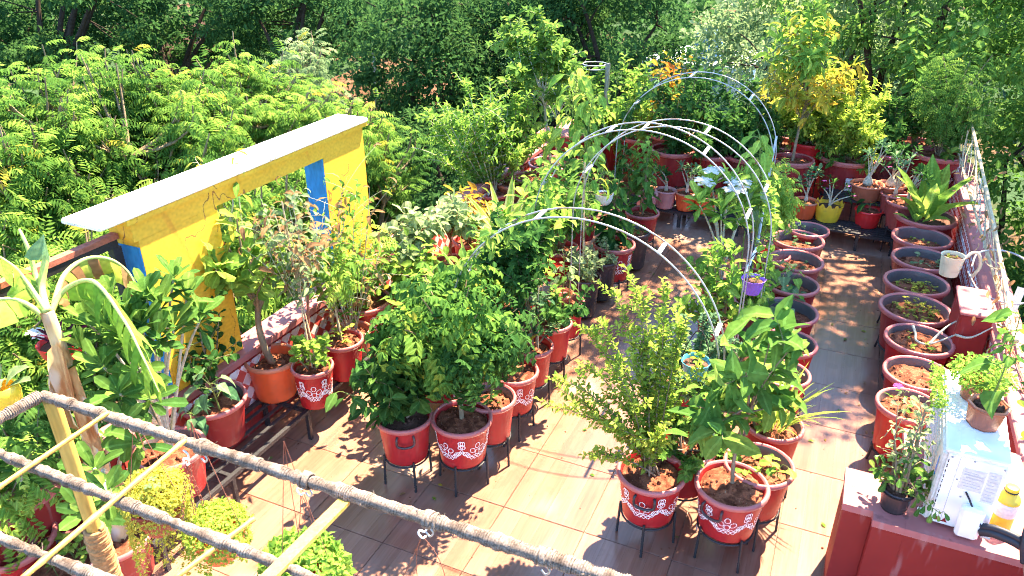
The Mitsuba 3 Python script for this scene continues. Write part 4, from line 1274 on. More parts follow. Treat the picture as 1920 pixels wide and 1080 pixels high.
for e in TIPS_A:
    e = np.array(e)
    m = s + (e - s) * np.array([.35, .35, .75]) + rg.normal(0, .02, 3)
    pts = bezier(s + rg.normal(0, .02, 3) * [1, 1, 0], m, e, 12)
    wd.branch(pts, .006, .0018, 5, .15, step=.0065)
    for q in (4, 5, 6, 7, 8, 9, 10):
        dv = norm(norm(pts[q] - pts[q - 1]) * .9 + rg.normal(0, .5, 3)) * rg.uniform(.06, .15)
        wd.branch(bezier(pts[q], pts[q] + dv * .5, pts[q] + dv + [0, 0, .02], 5), .0022, .001, 4, .1, step=.007)
put(k, 'stem', join(wd.tubes), 'mat_bark', True)
pos, tan, age = wd.sites()
ls = .038 * rg.uniform(.6, 1.3, len(pos))
leaves(k, 'foliage', leaf_batch('tiny', pos, around(tan, rg, .62), upward(rg, len(pos), .4), ls, ls * .6, .4, .2), 'lemon', np.clip(age * .7 - .18 + rg.normal(0, .2, len(pos)), 0, .999))
stake(k, s + [.0, .03, 0], s + [-.05, .12, .62], .006)

k, s = row_pot('potted_magnolia', 'patterned red pot with a big leaved young tree in front', (-0.210, 3.397, 0.500), .405, seed=132, pattern=-1.45, handle=-1.95, depth=.03, mound=.03)
bush(k, s, 1.040, .33, 133, 9, 'ovate', .165, .48, 'mid', 150, each=True, trunk=.42, r0=.012, droop=.9, twigs=1, start=.35, mat='mat_leaf_gloss', wood='mat_bark', low=.0, fold=.22, out=.8, vary=.22, lean=(.03, .06), part='leaf')
k, s = row_pot('potted_ixora', 'red pot of dense dark small leaves between the two front pots', (-0.508, 3.628, 0.500), .36, seed=134, depth=.05)
bush(k, s, .40, .27, 135, 10, 'ovate', .045, .62, 'mid', 1500, twigs=4, low=.0, bias=.05)
k, s = row_pot('planter_pot', 'wide red pot of few seedlings right behind the big leaved tree', (-0.099, 3.625, 0.500), .40, seed=136, dark=True, depth=.07)
seedlings(k, s, .36, 7, 137, .07, 'lime', .08, 'obovate')
sapling(k, s + [.12, -.02, 0], .10, 3, .09, .75, 'lime', 138, 'obovate', .004)
k, s = row_pot('potted_lemongrass', 'red pot of pale lemon grass blades beside the aisle', (-0.069, 4.047, 0.500), .36, seed=139, dark=True, depth=.06)
fan(k, s, 60, .44, .012, 'lemon', 140, 'strap', .50, .7, each=True, r=.06, part='blade')
bush(k, s + [-.08, -.04, 0], .22, .15, 141, 5, 'ovate', .08, .6, 'lime', 50, each=True, twigs=1)
AISLE = [
    ((-0.081, 4.652, 0.500), .36, 'broad seedlings just beyond the lemon grass'),
    ((-0.091, 5.081, 0.500), .40, 'pale gourd leaves, fourth of the aisle row'),
    ((-0.151, 5.572, 0.500), .46, 'gourd leaves at its left, fifth of the aisle row'),
    ((-0.171, 6.080, 0.500), .44, 'trailing gourd leaves, sixth of the aisle row'),
    ((-0.191, 6.581, 0.500), .48, 'nearly bare shaded soil, seventh of the aisle row'),
    ((-0.220, 7.079, 0.500), .48, 'tiny shaded sprouts, eighth of the aisle row'),
    ((-0.156, 7.380, 0.500), .40, 'one sprout, last of the aisle row'),
]
for i, (rim, D, lb) in enumerate(AISLE):
    k, s = row_pot('planter_pot', 'wide red pot with ' + lb, rim, D, .32, ('red', 'red', 'brick', 'brick', 'rosy', 'rosy', 'brick')[i], 150 + i, dark=True, depth=.09)
    if i < 4:
        rg = np.random.default_rng(160 + i)
        for j in range(3 + (i in (1, 3)) * 2):
            a = rg.uniform(1.6, 4.6)
            sapling(k, s + [.5 * D * .6 * math.cos(a), .5 * D * .6 * math.sin(a), -.01], rg.uniform(.08, .2), 4, .11, .85, 'lime' if j % 2 else 'grey', 170 + i * 10 + j, 'heart', .004, lean=(rg.normal(0, .06), rg.normal(-.03, .05)), start=.4)
    seedlings(k, s, D * .9, (4, 6, 7, 4, 5, 8, 3)[i], 200 + i, .05, 'blue', .06)
# inner column of the right middle row, behind the two nearest pots
k, s = potted('potted_boxwood', 'grey green small leaved shrub behind the sprawling bright one', (-.62, 4.35, .45), .36, .32, 'red', 210)
bush(k, s, .52, .30, 211, 12, 'tiny', .040, .6, 'blue', 3200, twigs=5, low=.2, start=.15, bias=.15)
k, s = potted('potted_money_plant', 'bright glossy bush of oval leaves under the second arch on the right', (-.62, 5.35, .45), .38, .32, 'brick', 212)
bush(k, s, .62, .38, 213, 12, 'ovate', .085, .55, 'lime', 560, each=True, mat='mat_leaf_gloss', twigs=3, low=.05, bias=-.15)
k, s = potted('potted_plumeria', 'plumeria with white flowers and a slim bare stem under the second arch', (-.72, 5.9, .45), .34, .30, 'red', 214)
TP = [(-0.889, 5.816, 1.220), (-0.764, 5.966, 1.278), (-0.940, 5.715, 1.188), (-0.616, 6.029, 1.162), (-0.767, 5.705, 1.143), (-0.647, 5.845, 1.077), (-0.901, 5.961, 1.269)]
rosettes(k, s, TP, .18, .34, 'lime', 215, 15, r0=.011)
flowers(k, [np.array(v) for v in ((-0.912, 5.911, 1.408), (-0.892, 5.981, 1.408), (-0.953, 5.806, 1.364), (-0.726, 5.893, 1.338), (-0.675, 5.902, 1.312), (-0.715, 5.965, 1.348), (-0.925, 5.804, 1.338), (-0.665, 5.979, 1.333), (-0.678, 5.832, 1.299), (-0.727, 5.818, 1.314))], .085, 'white', 216)
k, s = potted('potted_avocado', 'slim tree with pale drooping leaves rising past the arches in the right middle row', (-.52, 6.2, .45), .34, .30, 'brick', 217)
sapling(k, s, 1.25, 36, .18, .46, 'lime', 218, 'ovate', .011, droop=1.5, start=.55, petiole=.3, lean=(-.10, 0))
sapling(k, s + [-.08, -.06, .1], .75, 10, .18, .5, 'grey', 219, 'ovate', .008, droop=1.6, start=.5)
k, s = potted('potted_curry_leaf', 'feathery light green shrub beside the thin black post in the right middle row', (-.42, 6.75, .45), .36, .32, 'red', 220)
pinnate_bush(k, s, .90, .30, 221, 16, 420, .18, 'lime', 7, .30, .42, r0=.010, trunk=.3, lean=(-.16, .0))
pinnate_bush(k, s, .95, .22, 222, 8, 110, .16, 'lemon', 7, .30, .42, r0=.008, trunk=.4, lean=(-.16, .0))
k, s = potted('small_pot', 'pinkish clay pot tilted under the purple hanging pot', (-0.471, 5.800, 0.420), .26, .22, 'pink', 223, segs=28)
seedlings(k, s, .2, 6, 224, .04, 'mid', .06)
GROUP = None
k = thing('thin_post', 'thin black post standing among the pots left of the aisle', 'post')
c = np.array((-0.522, 7.861, 0.000))
put(k, 'rod', tube([c + [0, 0, .002], c + [.0, .0, .98]], .014, 8), 'mat_black_iron', True)
put(k, 'foot', move(lathe([(0, .0012), (.05, .0012), (.05, .012), (.018, .016), (.018, .04), (0, .04)], 16), c), 'mat_black_iron', True)


# ------------------------------------------------------------------ the arches
def arch(label, y0, y1, x, zc, rungs, R=.75):
    k = thing('trellis_arch', label, 'arch')
    t = np.linspace(0, np.pi, 49)
    for y in (y0, y1):
        pts = np.vstack([[x + R, y, .002], [x + R, y, zc * .5], np.stack([x + R * np.cos(t), 0 * t + y, zc + R * np.sin(t)], 1), [x - R, y, zc * .5], [x - R, y, .002]])
        put(k, 'rail', tube(pts, .0050, 8), 'mat_galvanised', True)
    for a in rungs:
        c, s = x + R * math.cos(a), zc + R * math.sin(a)
        put(k, 'rung', turnless_bar((c, y0 + .006, s), (c, y1 - .006, s), .024, .005), 'mat_galvanised')
    return k


GROUP = 'hoop arches over the path'
RU = (.35, 1.02, 1.9, 2.75)
arch('galvanised double hoop arch nearest the camera, over the near end of the path', 3.50, 3.65, -1.17, 1.04, RU, .80)
arch('second galvanised double hoop arch over the path', 4.70, 4.90, -1.18, 1.26, RU)
arch('third double hoop arch just behind the second and a little lower', 5.32, 5.54, -1.10, 1.14, (.5, 1.3, 1.9, 2.7))
arch('farthest double hoop arch in front of the pale house', 7.20, 7.48, -1.32, 1.12, (.9, 1.7, 2.5))
GROUP = None
k = thing('ring_pole', 'grey steel pole topped by a wire ring at the far left corner', 'pole')
c = np.array((-2.853, 9.300, 1.064))
put(k, 'pole', tube([(c[0], c[1], .002), (c[0], c[1], (-2.901, 9.300, 1.536)[2])], .030, 10), 'mat_grey_steel', True)
a = np.linspace(0, 2 * np.pi, 33)
for dz in (0.0, -.05):
    put(k, 'ring', tube(np.stack([c[0] - .17 + .15 * np.cos(a), c[1] + .15 * np.sin(a), 0 * a + (-2.901, 9.300, 1.536)[2] - .02 + dz], 1), .007, 6, False), 'mat_galvanised', True)

# ------------------------------------------------------------------ the far end
k = thing('slatted_bench', 'low black slatted bench with small pots across the far left end', 'bench')
for i in range(6):
    y = 8.10 + i * .065
    put(k, 'slat', box(-2.25, -.85, y, y + .045, .165, .185), 'mat_black_iron')
for x in (-2.2, -1.55, -.9):
    put(k, 'crossbar', box(x - .02, x + .02, 8.10, 8.47, .140, .1645), 'mat_black_iron')
    for y in (8.13, 8.44):
        put(k, 'leg', box(x - .018, x + .018, y - .018, y + .018, .0012, .1395), 'mat_black_iron')
k = thing('plant_rack', 'black iron rack with the yellow pot at the far end of the aisle', 'rack')
for i in range(6):
    y = 8.22 + i * .062
    put(k, 'slat', box(-.42, .34, y, y + .040, .185, .203), 'mat_black_iron')
    put(k, 'slat', box(-.10, .98, y + .40, y + .44, .395, .413), 'mat_black_iron')
    put(k, 'slat', box(.345, .70, y, y + .040, .160, .178), 'mat_black_iron')
for x, y, z in ((-.40, 8.24, .184), (.32, 8.24, .184), (.32, 8.54, .184), (-.40, 8.54, .184), (-.08, 8.66, .394), (.96, 8.66, .394), (-.08, 8.94, .394), (.96, 8.94, .394), (.66, 8.24, .159), (.66, 8.54, .159)):
    put(k, 'leg', box(x - .014, x + .014, y - .014, y + .014, .0012, z - .0005), 'mat_black_iron')
GROUP = 'small pots at the far end'
SMALL = [
    ((-1.913, 7.996, 0.400), .26, .21, 'pink', 'pale pink pot of a small desert rose, leftmost on the far slatted bench'),
    ((-1.747, 8.208, 0.400), .26, .21, 'pink', 'pink pot with a whitish rim, second on the far slatted bench'),
    ((-1.514, 8.233, 0.400), .27, .21, 'orange', 'orange pot of a small desert rose, third on the far slatted bench'),
    ((-1.290, 8.218, 0.400), .27, .21, 'orange', 'orange pot behind the plumeria, fourth on the far slatted bench'),
    ((-0.261, 8.490, 0.400), .29, .195, 'orange', 'orange pot of a desert rose left of the scalloped yellow pot'),
    ((0.386, 8.562, 0.370), .30, .19, 'scarlet', 'scarlet pot with one broad leaf, right of the yellow pot'),
    ((0.321, 8.739, 0.600), .36, .185, 'terra', 'terracotta bowl with a forked desert rose above the scarlet pot'),
    ((0.548, 8.802, 0.600), .32, .185, 'terra', 'terracotta pot with a swollen grey desert rose trunk'),
    ((0.603, 8.633, 0.560), .30, .22, 'rosy', 'rosy clay pot of a leggy plant left of the canna'),
    ((0.718, 8.436, 0.560), .42, .30, 'rosy', 'larger rosy clay pot of a leafy plant in front of the canna'),
]
for i, (rim, D, h, col, lb) in enumerate(SMALL):
    k, s = potted('potted_desert_rose' if 'desert' in lb or 'pink pot' in lb else 'potted_plant', lb, rim, D, h, col, 230 + i, depth=.03, segs=28)
    if i >= 8 :
        stand(rim, D, h, 'stand of the ' + lb)
    if i in (5,):
        sapling(k, s, .10, 4, .13, .6, 'deep', 240 + i, 'ovate', .005)
        continue
    rg = np.random.default_rng(250 + i)
    fat = .05 if i in (6, 7) else .02
    put(k, 'caudex', lathe([(0, -.01), (fat, -.005), (fat * 1.05, .03), (fat * .6, .08), (.008, .12), (0, .12)], 14, s), 'mat_pale_stem', True)
    hh = (.26, .28, .28, .28, .34, 0, .42, .40, .40, .34)[i]
    rosettes(k, s + [0, 0, .06], [s + np.array([rg.normal(0, .10), rg.normal(0, .08), hh * rg.uniform(.6, 1.1)]) for _ in range(6)], .085, .36, 'deep' if i % 2 else 'blue', 260 + i, 10, 'obovate', .5, .009, each=False)
    if i in (4, 6):
        flowers(k, [s + np.array([.15, -.05, hh * .8]), s + np.array([.18, .02, hh * .5])], .03, 'bright', 270 + i, rnd=.7)
k = thing('potted_desert_rose', 'scalloped bright yellow pot with a desert rose on the iron rack', 'potted plant')
c = np.array((-0.015, 8.509, 0.400)) - [0, 0, .195]
D, h = .30, .195
v, f = lathe([(0, 0), (.38 * D, 0), (.385 * D, .004), (.47 * D, h * .8), (.49 * D, h), (.475 * D, h), (.455 * D, h * .8), (.36 * D, .012), (0, .012)], 48)
a = np.arctan2(v[:, 1], v[:, 0])
crown = (v[:, 2] > h * .95)
v[:, 2] += crown * .016 * np.sign(np.sin(a * 12 + .01))
put(k, 'pot', move((v, f), c), 'mat_pot', True, pot_uv(v, 'yellow'))
put(k, 'soil', move(lathe([(0, h * .75), (.44 * D, h * .74)], 24), c), 'mat_dark_soil', True)
s = c + [0, 0, h * .75]
rosettes(k, s, [s + np.array(q) for q in ((.0, 0, .26), (.12, .02, .22), (-.12, 0, .22), (.18, -.04, .16), (-.05, .08, .28))], .075, .36, 'deep', 281, 9, 'obovate', .5, .010, each=False)
flowers(k, [s + np.array([.22, -.02, .17]), s + np.array([.15, .03, .25])], .035, 'bright', 282, rnd=.7)
GROUP = None
k = thing('small_tin', 'small cream tin with a dark slot standing on the rack behind the yellow pot', 'tin')
c = np.array((0.158, 8.957, 0.414))
put(k, 'body', move(box(-.055, .055, -.035, .035, 0, .12, .006), c), 'mat_label')
put(k, 'slot', move(box(-.010, .010, -.0375, -.0352, .04, .09), c), 'mat_black_iron')
put(k, 'lid', move(box(-.058, .058, -.038, .038, .1205, .132, .003), c), 'mat_label')

GROUP = 'big tubs at the far end'
BACK = [
    ((-1.809, 8.662, 0.750), .52, .42, 'brick', 'bush', 90, 'big red tub of dark foliage behind the two pink pots'),
    ((-2.021, 9.210, 0.780), .50, .42, 'dark', 'croton', 110, 'dark red tub with a bronze and orange croton'),
    ((-1.390, 8.868, 0.700), .48, .40, 'brick', 'bush', 200, 'red tub of dark foliage behind the two orange bench pots'),
    ((-1.002, 8.925, 0.700), .48, .40, 'dark', 'bush', 190, 'dark tub of dark foliage left of the sparse tub'),
    ((-0.721, 9.556, 0.720), .54, .36, 'dark', 'sparse', 120, 'low dark tub with sparse foliage right of the farthest arch'),
    ((-0.492, 8.946, 0.720), .48, .46, 'brick', 'yellow', 10, 'red tub with a tall tree turning yellow at the far end'),
    ((-0.382, 9.451, 0.800), .46, .42, 'scarlet', 'lemon', 130, 'bright red tub of lemon foliage behind the yellowing tree'),
    ((0.075, 9.289, 0.720), .66, .44, 'brick', 'lemon', 140, 'widest red tub at the far end with a broad lemon yellow shrub'),
    ((0.458, 9.765, 0.700), .46, .42, 'dark', 'bush', 170, 'dark red tub of green foliage right of the widest tub'),
    ((0.790, 10.206, 0.740), .46, .40, 'brick', 'tallbig', 20, 'red tub with tall stems of big oval leaves'),
    ((1.020, 9.631, 0.780), .58, .44, 'brick', 'airy', 85, 'white patterned red tub with an airy pale shrub'),
]
for i, (rim, D, h, what, lb) in enumerate((((-3.02, 9.32, .66), .50, .42, 0, 'dark leafy tub hiding the far left corner of the parapet'), ((-2.42, 9.36, .66), .48, .42, 1, 'leafy tub right of the ring pole at the far end'), ((-1.15, 9.40, .66), .46, .42, 0, 'dark leafy tub behind the farthest arch'))):
    k, s = potted('potted_shrub', lb, rim, D, h, 'brick', 450 + i, depth=.05)
    stand(rim, D, h, 'stand of the ' + lb)
    bush(k, s, (.85, 1.0, .9)[i], .48, 460 + i, 14, 'ovate', .085, .52, ('mid', 'lime', 'deep')[i], 1500, twigs=5, low=-.1, start=.12)
HB = [1.134, 0.885, 0.533, 0.618, 0.923, 1.639, 0.827, 0.914, 0.700, 1.492, 1.175]
for i, (rim, D, h, col, what, ty, lb) in enumerate(BACK):
    k, s = potted('potted_tree' if what in ('yellow', 'tallbig') else 'potted_shrub', lb, rim, D, h, col, 300 + i, depth=.05, segs=36, pattern=-1.2 if i == 10 else None)
    stand(rim, D, h, 'stand of the ' + lb)
    H = HB[i]
    if what == 'bush':
        bush(k, s, H, .40, 320 + i, 11, 'ovate', .075, .52, 'deep', 1500, twigs=5, low=.05, start=.12, bias=.12, mat='mat_leaf_gloss')
    elif what == 'croton':
        bush(k, s, H, .32, 320 + i, 12, 'lance', .15, .30, 'croton', 290, twigs=3, each=True, low=.1, droop=1.3)
        bush(k, s + [.25, .1, 0], H * .95, .26, 420 + i, 9, 'ovate', .10, .5, 'deep', 420, twigs=4, low=.1)
    elif what == 'sparse':
        bush(k, s, H, .38, 320 + i, 7, 'ovate', .08, .5, 'gold', 200, twigs=4, trunk=.35, r0=.016, wood='mat_pale_stem', start=.3)
        bush(k, s, H * .55, .3, 420 + i, 7, 'ovate', .06, .5, 'turning', 260, twigs=3)
    elif what == 'yellow':
        bush(k, s, H, .52, 320 + i, 10, 'lance', .135, .34, 'gold', 420, twigs=4, trunk=.38, r0=.018, droop=1.1, each=True, lean=(.10, .1), start=.3, low=.0)
        bush(k, s + [.02, .02, H * .35], H * .72, .46, 420 + i, 8, 'lance', .135, .34, 'lime', 420, twigs=4, trunk=.2, r0=.010, droop=1.3, lean=(-.15, .1))
        bush(k, s + [.02, .02, H * .30], H * .45, .50, 520 + i, 8, 'lance', .10, .36, 'gold', 240, twigs=4, r0=.006, bias=.2)
    elif what == 'lemon':
        bush(k, s, H, .48, 320 + i, 13, 'lance', .062, .42, 'lemon', 4600, twigs=7, low=.15, start=.15, bias=-.05)
        bush(k, s, H * .55, .42, 420 + i, 9, 'ovate', .065, .5, 'mid', 700, twigs=4, low=.0)
    elif what == 'tallbig':
        for j in range(4):
            sapling(k, s + [(-.12, .05, .12, -.02)[j], (.0, .1, -.05, -.1)[j], 0], H * (1, .9, .95, .8)[j], 30, .17, .56, 'mid', 330 + i * 5 + j, 'obovate', .010, petiole=.1, start=.45, lean=((-.15, .1, .28, -.3)[j], .1), droop=.4)
        bush(k, s, H * .6, .34, 320 + i, 9, 'ovate', .07, .5, 'mid', 800, twigs=4)
    elif what == 'airy':
        pinnate_bush(k, s, H, .46, 320 + i, 20, 700, .22, 'mid', 8, .22, .36, r0=.018, trunk=.25, wood='mat_bark', low=.05, bias=.05)
        bush(k, s, H * .45, .40, 420 + i, 9, 'ovate', .10, .45, 'mid', 420, twigs=3, low=.1, bias=.1)

# ------------------------------------------------------------------ the row along the right parapet
GROUP = 'pots along the right parapet'
RROW = [
    ((0.690, 4.658, 0.460), .40, 'red', 'a purple flowered weed, nearest of the right row'),
    ((0.754, 5.092, 0.460), .45, 'brick', 'dry clods and one sprout, second of the right row'),
    ((0.774, 5.591, 0.460), .48, 'red', 'a broken twig on its clods, third of the right row'),
    ((0.761, 6.109, 0.460), .54, 'brick', 'a green sprout carpet, fourth of the right row'),
    ((0.781, 6.627, 0.460), .52, 'rosy', 'yellowish sprouts, fifth of the right row'),
    ((0.847, 7.177, 0.460), .53, 'brick', 'pale shaded sprouts, sixth of the right row'),
    ((0.854, 7.718, 0.460), .54, 'rosy', 'nearly bare shaded soil, seventh of the right row'),
]
for i, (rim, D, col, lb) in enumerate(RROW):
    k, s = row_pot('planter_pot', 'wide red pot with ' + lb, rim, D, .36, col, 340 + i, dark=True, depth=(.05, .06, .05, .07, .10, .085, .11)[i], mound=.02)
    seedlings(k, s, D, (5, 3, 6, 60, 50, 7, 5)[i], 350 + i, (.04, .03, .04, .03, .03, .05, .03)[i], ('mid', 'blue', 'lime', 'moss', 'moss', 'grey', 'mid')[i], .05)
    if i == 2:
        for pts in ([(-.05, .10, .07), (-.03, .02, .05), (-.02, -.05, .03), (.06, -.08, .04), (.22, .02, .10), (.34, .10, .16)], [(.06, -.08, .04), (.16, .08, .12), (.30, .16, .22)], [(.22, .02, .10), (.30, -.06, .14), (.42, .0, .22)]):
            put(k, 'twig', tube(bezier_path([s + np.array(q) for q in pts], 5), np.linspace(.011, .004, len(pts) * 5 - 4), 6), 'mat_pale_stem', True)
    if i == 0:
        sapling(k, s + [-.06, -.08, 0], .16, 8, .05, .6, 'grey', 360, 'ovate', .003)
        flowers(k, [s + np.array([-.1, -.10, .2])], .035, 'bright', 361, rnd=.62)
k, s = row_pot('potted_canna', 'red tub of tall broad canna leaves ending the right row', (0.899, 8.222, 0.500), .58, .40, seed=362, dark=True, soil='mat_dark_soil')
fan(k, s + [0, 0, 0], 13, .62, .20, 'lime', 363, 'ovate', .42, .7, r=.10, mat='mat_leaf_gloss')
fan(k, s + [-.1, -.1, 0], 7, .26, .10, 'lime', 364, 'ovate', .9, .7, r=.08)

# ------------------------------------------------------------------ ledge with the air conditioner
GROUP = None
k = thing('air_conditioner', 'white outdoor air conditioner unit standing on the red ledge', 'air conditioner')
O = np.array([.695, 3.345, .6175])


def ac(m):
    return move(turn(m, -.045), O)


W_, L_, H_ = .255, .74, .455
for y in (.07, L_ - .10):
    put(k, 'foot', ac(join([box(-.03, W_ + .03, y - .02, y + .02, .0012, .018, .004)])), 'mat_white_paint')
put(k, 'cabinet', ac(box(.014, W_, 0, L_, .019, H_ - .022, .007)), 'mat_white_paint')
put(k, 'top_cover', ac(box(-.002, W_ + .004, -.004, L_ + .004, H_ - .0215, H_, .006)), 'mat_white_paint')
put(k, 'front_panel', ac(box(-.010, .0135, .004, L_ - .004, .022, H_ - .024, .009)), 'mat_beige_grille')
for i in range(11):
    z = .06 + i * .032
    put(k, 'grille_bar', ac(box(-.0155, -.0105, .16, L_ - .03, z, z + .012)), 'mat_beige_grille')
put(k, 'vent_slots', ac(join([box(.0142 + .004, .0142 + .008, -.0012, -.0002, .05 + .03 * i, .068 + .03 * i) for i in range(12)])), 'mat_black_iron', stuff=True)
a = np.linspace(0, 2 * np.pi, 25)
put(k, 'round_emblem', ac((np.vstack([[-.0112, .055, .31], np.stack([0 * a - .0112, .055 + .022 * np.cos(a), .31 + .060 * np.sin(a)], 1)]), np.array([[0, i + 2, i + 1] for i in range(24)]))), 'mat_blue_sticker')
put(k, 'seam', ac(box(.062, .0635, -.0008, .002, .03, H_ - .03)), 'mat_grey_steel')
put(k, 'valve_cover', ac(box(.125, .222, -.052, -.0005, .012, .19, .014)), 'mat_white_paint')
put(k, 'label', ac(box(.085, .180, -.0022, -.0006, .255, .375)), 'mat_label')
put(k, 'label', ac(box(.188, .238, -.0022, -.0006, .21, .385)), 'mat_label')
lines = [(.095 + (.01 if j in (0, 3) else 0), .172 - (.02 if j in (2, 5) else 0), .275 + .0155 * j) for j in range(6)]
put(k, 'label_print', ac(join([box(x0, x1, -.0030, -.0023, z, z + (.009 if z > .32 and z < .34 else .004)) for x0, x1, z in lines] + [box(.193, .233 - .006 * (j % 3), -.0030, -.0023, .222 + .018 * j, .2265 + .018 * j) for j in range(9)])), 'mat_print', stuff=True)
warn = []
for cx in (.045, .078):
    tri = np.array([[cx - .014, -.0026, .040], [cx + .014, -.0026, .040], [cx, -.0026, .066]])
    warn.append((tri, np.array([[0, 1, 2]])))
put(k, 'warning_mark', ac(join(warn)), 'mat_red_wall')
for x, z in ((.030, H_ - .04), (.24, H_ - .04), (.12, H_ - .035), (.075, .30), (.11, .21)):
    put(k, 'screw', ac(move(turn(lathe([(0, 0), (.0045, .0005), (.004, .003), (0, .0035)], 10), math.pi / 2, axis='x'), (x, -.0008, z))), 'mat_grey_steel', True)
q = lambda x, y, z: ac((np.array([[x, y, z]]), None))[0][0]
put(k, 'cable', tube(bezier_path([q(.125, -.004, .245), q(.150, -.018, .21), q(.178, -.030, .165), q(.205, -.045, .13), q(.222, -.05, .10)], 5), .0045, 6), 'mat_black_rubber', True)
k = thing('insulated_pipes', 'black insulated pipes running from the air conditioner to the coil at the right edge', 'pipe')
for j, (r, dz) in enumerate(((.024, 0), (.016, .028))):
    put(k, 'pipe', tube(bezier_path([q(.225, -.035, .075 + dz), q(.27, -.055, .10 + dz), q(.34, -.075, .105 + dz), q(.42, -.09, .085 + dz), q(.50, -.08, .055 + dz), q(.60, .02, .05 + dz)], 6), r, 10), 'mat_black_rubber', True)
put(k, 'loop', tube(bezier_path([q(.40, -.115, .03), q(.375, -.10, .13), q(.385, -.03, .25), q(.44, .06, .32), q(.53, .12, .30), q(.60, .10, .20)], 6), .011, 8), 'mat_black_rubber', True)
put(k, 'valve', tube([q(.232, -.03, .045), q(.27, -.035, .05)], .011, 8), 'mat_galvanised', True)
put(k, 'wire', tube(bezier_path([q(.40, -.115, .03), q(.42, -.16, -.02), q(.45, -.14, .0), q(.44, -.05, .002)], 6), .003, 5), 'mat_rusty', True)
k = thing('bottle', 'yellow plastic bottle with a pale label wedged behind the air conditioner', 'bottle')
c = np.array((1.017, 3.445, 0.620)) + [.01, .03, .0005]
pr = [(0, 0), (.046, 0), (.05, .006), (.05, .07), (.05, .07), (.0505, .072), (.0505, .165), (.05, .165), (.046, .18), (.028, .202), (.025, .206), (0, .206)]
m = lathe(pr, 28)
put(k, 'body', move(m, c), 'mat_pot', True, pot_uv(m[0], 'yellow'))
m = lathe([(.0512, .080), (.0512, .155)], 28)
put(k, 'paper_label', move(m, c), 'mat_label', True)
m = lathe([(.025, .2065), (.029, .208), (.029, .232), (.025, .236), (0, .236)], 24)
put(k, 'cap', move(m, c), 'mat_pot', True, pot_uv(m[0], 'yellow'))
put(k, 'dark_ring', move(lathe([(.0295, .210), (.032, .214), (.0295, .218)], 24), c), 'mat_black_rubber', True)
k, s = potted('potted_peepal', 'faceted terracotta pot on top of the air conditioner with a heart leaved peepal sapling', tuple(q(.150, .27, H_ + .125)), .19, .122, 'terra', 370, segs=8, depth=.02, soil='mat_dark_soil')
sapling(k, s, .48, 20, .145, .82, 'mid', 371, 'heart', .005, droop=.7, start=.12, petiole=.45, vary=.3, wood='mat_stem')
k, s = potted('potted_mint', 'clay pot mounded with tiny yellow green leaves on the air conditioner', tuple(q(.125, .50, H_ + .105)), .18, .10, 'terra', 372, segs=28, depth=.02)
rg = np.random.default_rng(373)
n = 1500
pos = s + norm(rg.normal(size=(n, 3))) * rg.uniform(.3, 1, (n, 1)) ** .6 * [.15, .17, .07] + [.0, .0, .045]
ls = .020 * rg.uniform(.6, 1.4, n)
leaves(k, 'foliage', leaf_batch('tiny', pos, norm(rg.normal(size=(n, 3)) + [0, 0, .2]), upward(rg, n, .4), ls, ls * .7, .4, .15), 'lime', rg.uniform(0, 1, n))
trail = s + np.stack([-.13 - .06 * rg.uniform(size=400) - .02, rg.uniform(-.25, .12, 400), -.10 * rg.uniform(size=400) ** 1.5 - .0], 1)
ls = .020 * rg.uniform(.6, 1.4, 400)
leaves(k, 'trailing_leaves', leaf_batch('tiny', trail, norm(rg.normal(size=(400, 3))), upward(rg, 400, .5), ls, ls * .7, .4, .15), 'lime', rg.uniform(0, 1, 400))
k, s = potted('potted_portulaca', 'black pot with a leggy fleshy leaved plant beside the air conditioner on the ledge', (.56, 3.40, .74), .16, .122, 'black', 374, segs=28, depth=.015, soil='mat_dark_soil')
bush(k, s, .24, .13, 375, 9, 'obovate', .048, .5, 'mid', 150, each=True, twigs=2, low=.0, mat='mat_leaf_gloss')
bush(k, s, .42, .15, 376, 7, 'obovate', .042, .5, 'grey', 130, each=True, twigs=2, lean=(.02, .16), low=.3, bias=.3)
sapling(k, s + [.03, -.03, 0], .03, 10, .045, .5, 'mid', 377, 'obovate', .004, lean=(.14, -.12), start=.5)
k = thing('watering_cup', 'cream cup planter hung by a curved handle on the right parapet', 'cup')
c = np.array((0.938, 6.267, 0.880))
m = lathe([(0, -.17), (.062, -.17), (.066, -.166), (.085, -.004), (.088, 0), (.083, .0), (.08, -.006), (.078, -.03)], 28, c)
put(k, 'cup', m, 'mat_pot', True, pot_uv(m[0], 'cream'))
m = tube(bezier_path([c + [.083, .0, -.01], c + [.12, .02, .03], c + [.16, .03, .03], c + [.19, .04, -.02], c + [.20, .05, -.10], c + [.17, .06, -.19]], 5), .012, 8)
put(k, 'handle', m, 'mat_pot', True, pot_uv(m[0], 'cream'))
put(k, 'soil', lathe([(0, -.025), (.079, -.032)], 20, c), 'mat_dark_soil', True)
seedlings(k, c + [0, 0, -.02], .13, 10, 378, .02, 'moss', .015)
k = thing('parapet_bin', 'upright red box planter between the right row and the parapet below the cream cup', 'planter box')
put(k, 'body', box(.99, 1.19, 5.60, 6.05, .0012, .70, .01), 'mat_red_wall')
put(k, 'top', box(.98, 1.195, 5.59, 6.06, .7005, .725, .006), 'mat_pink_cap')

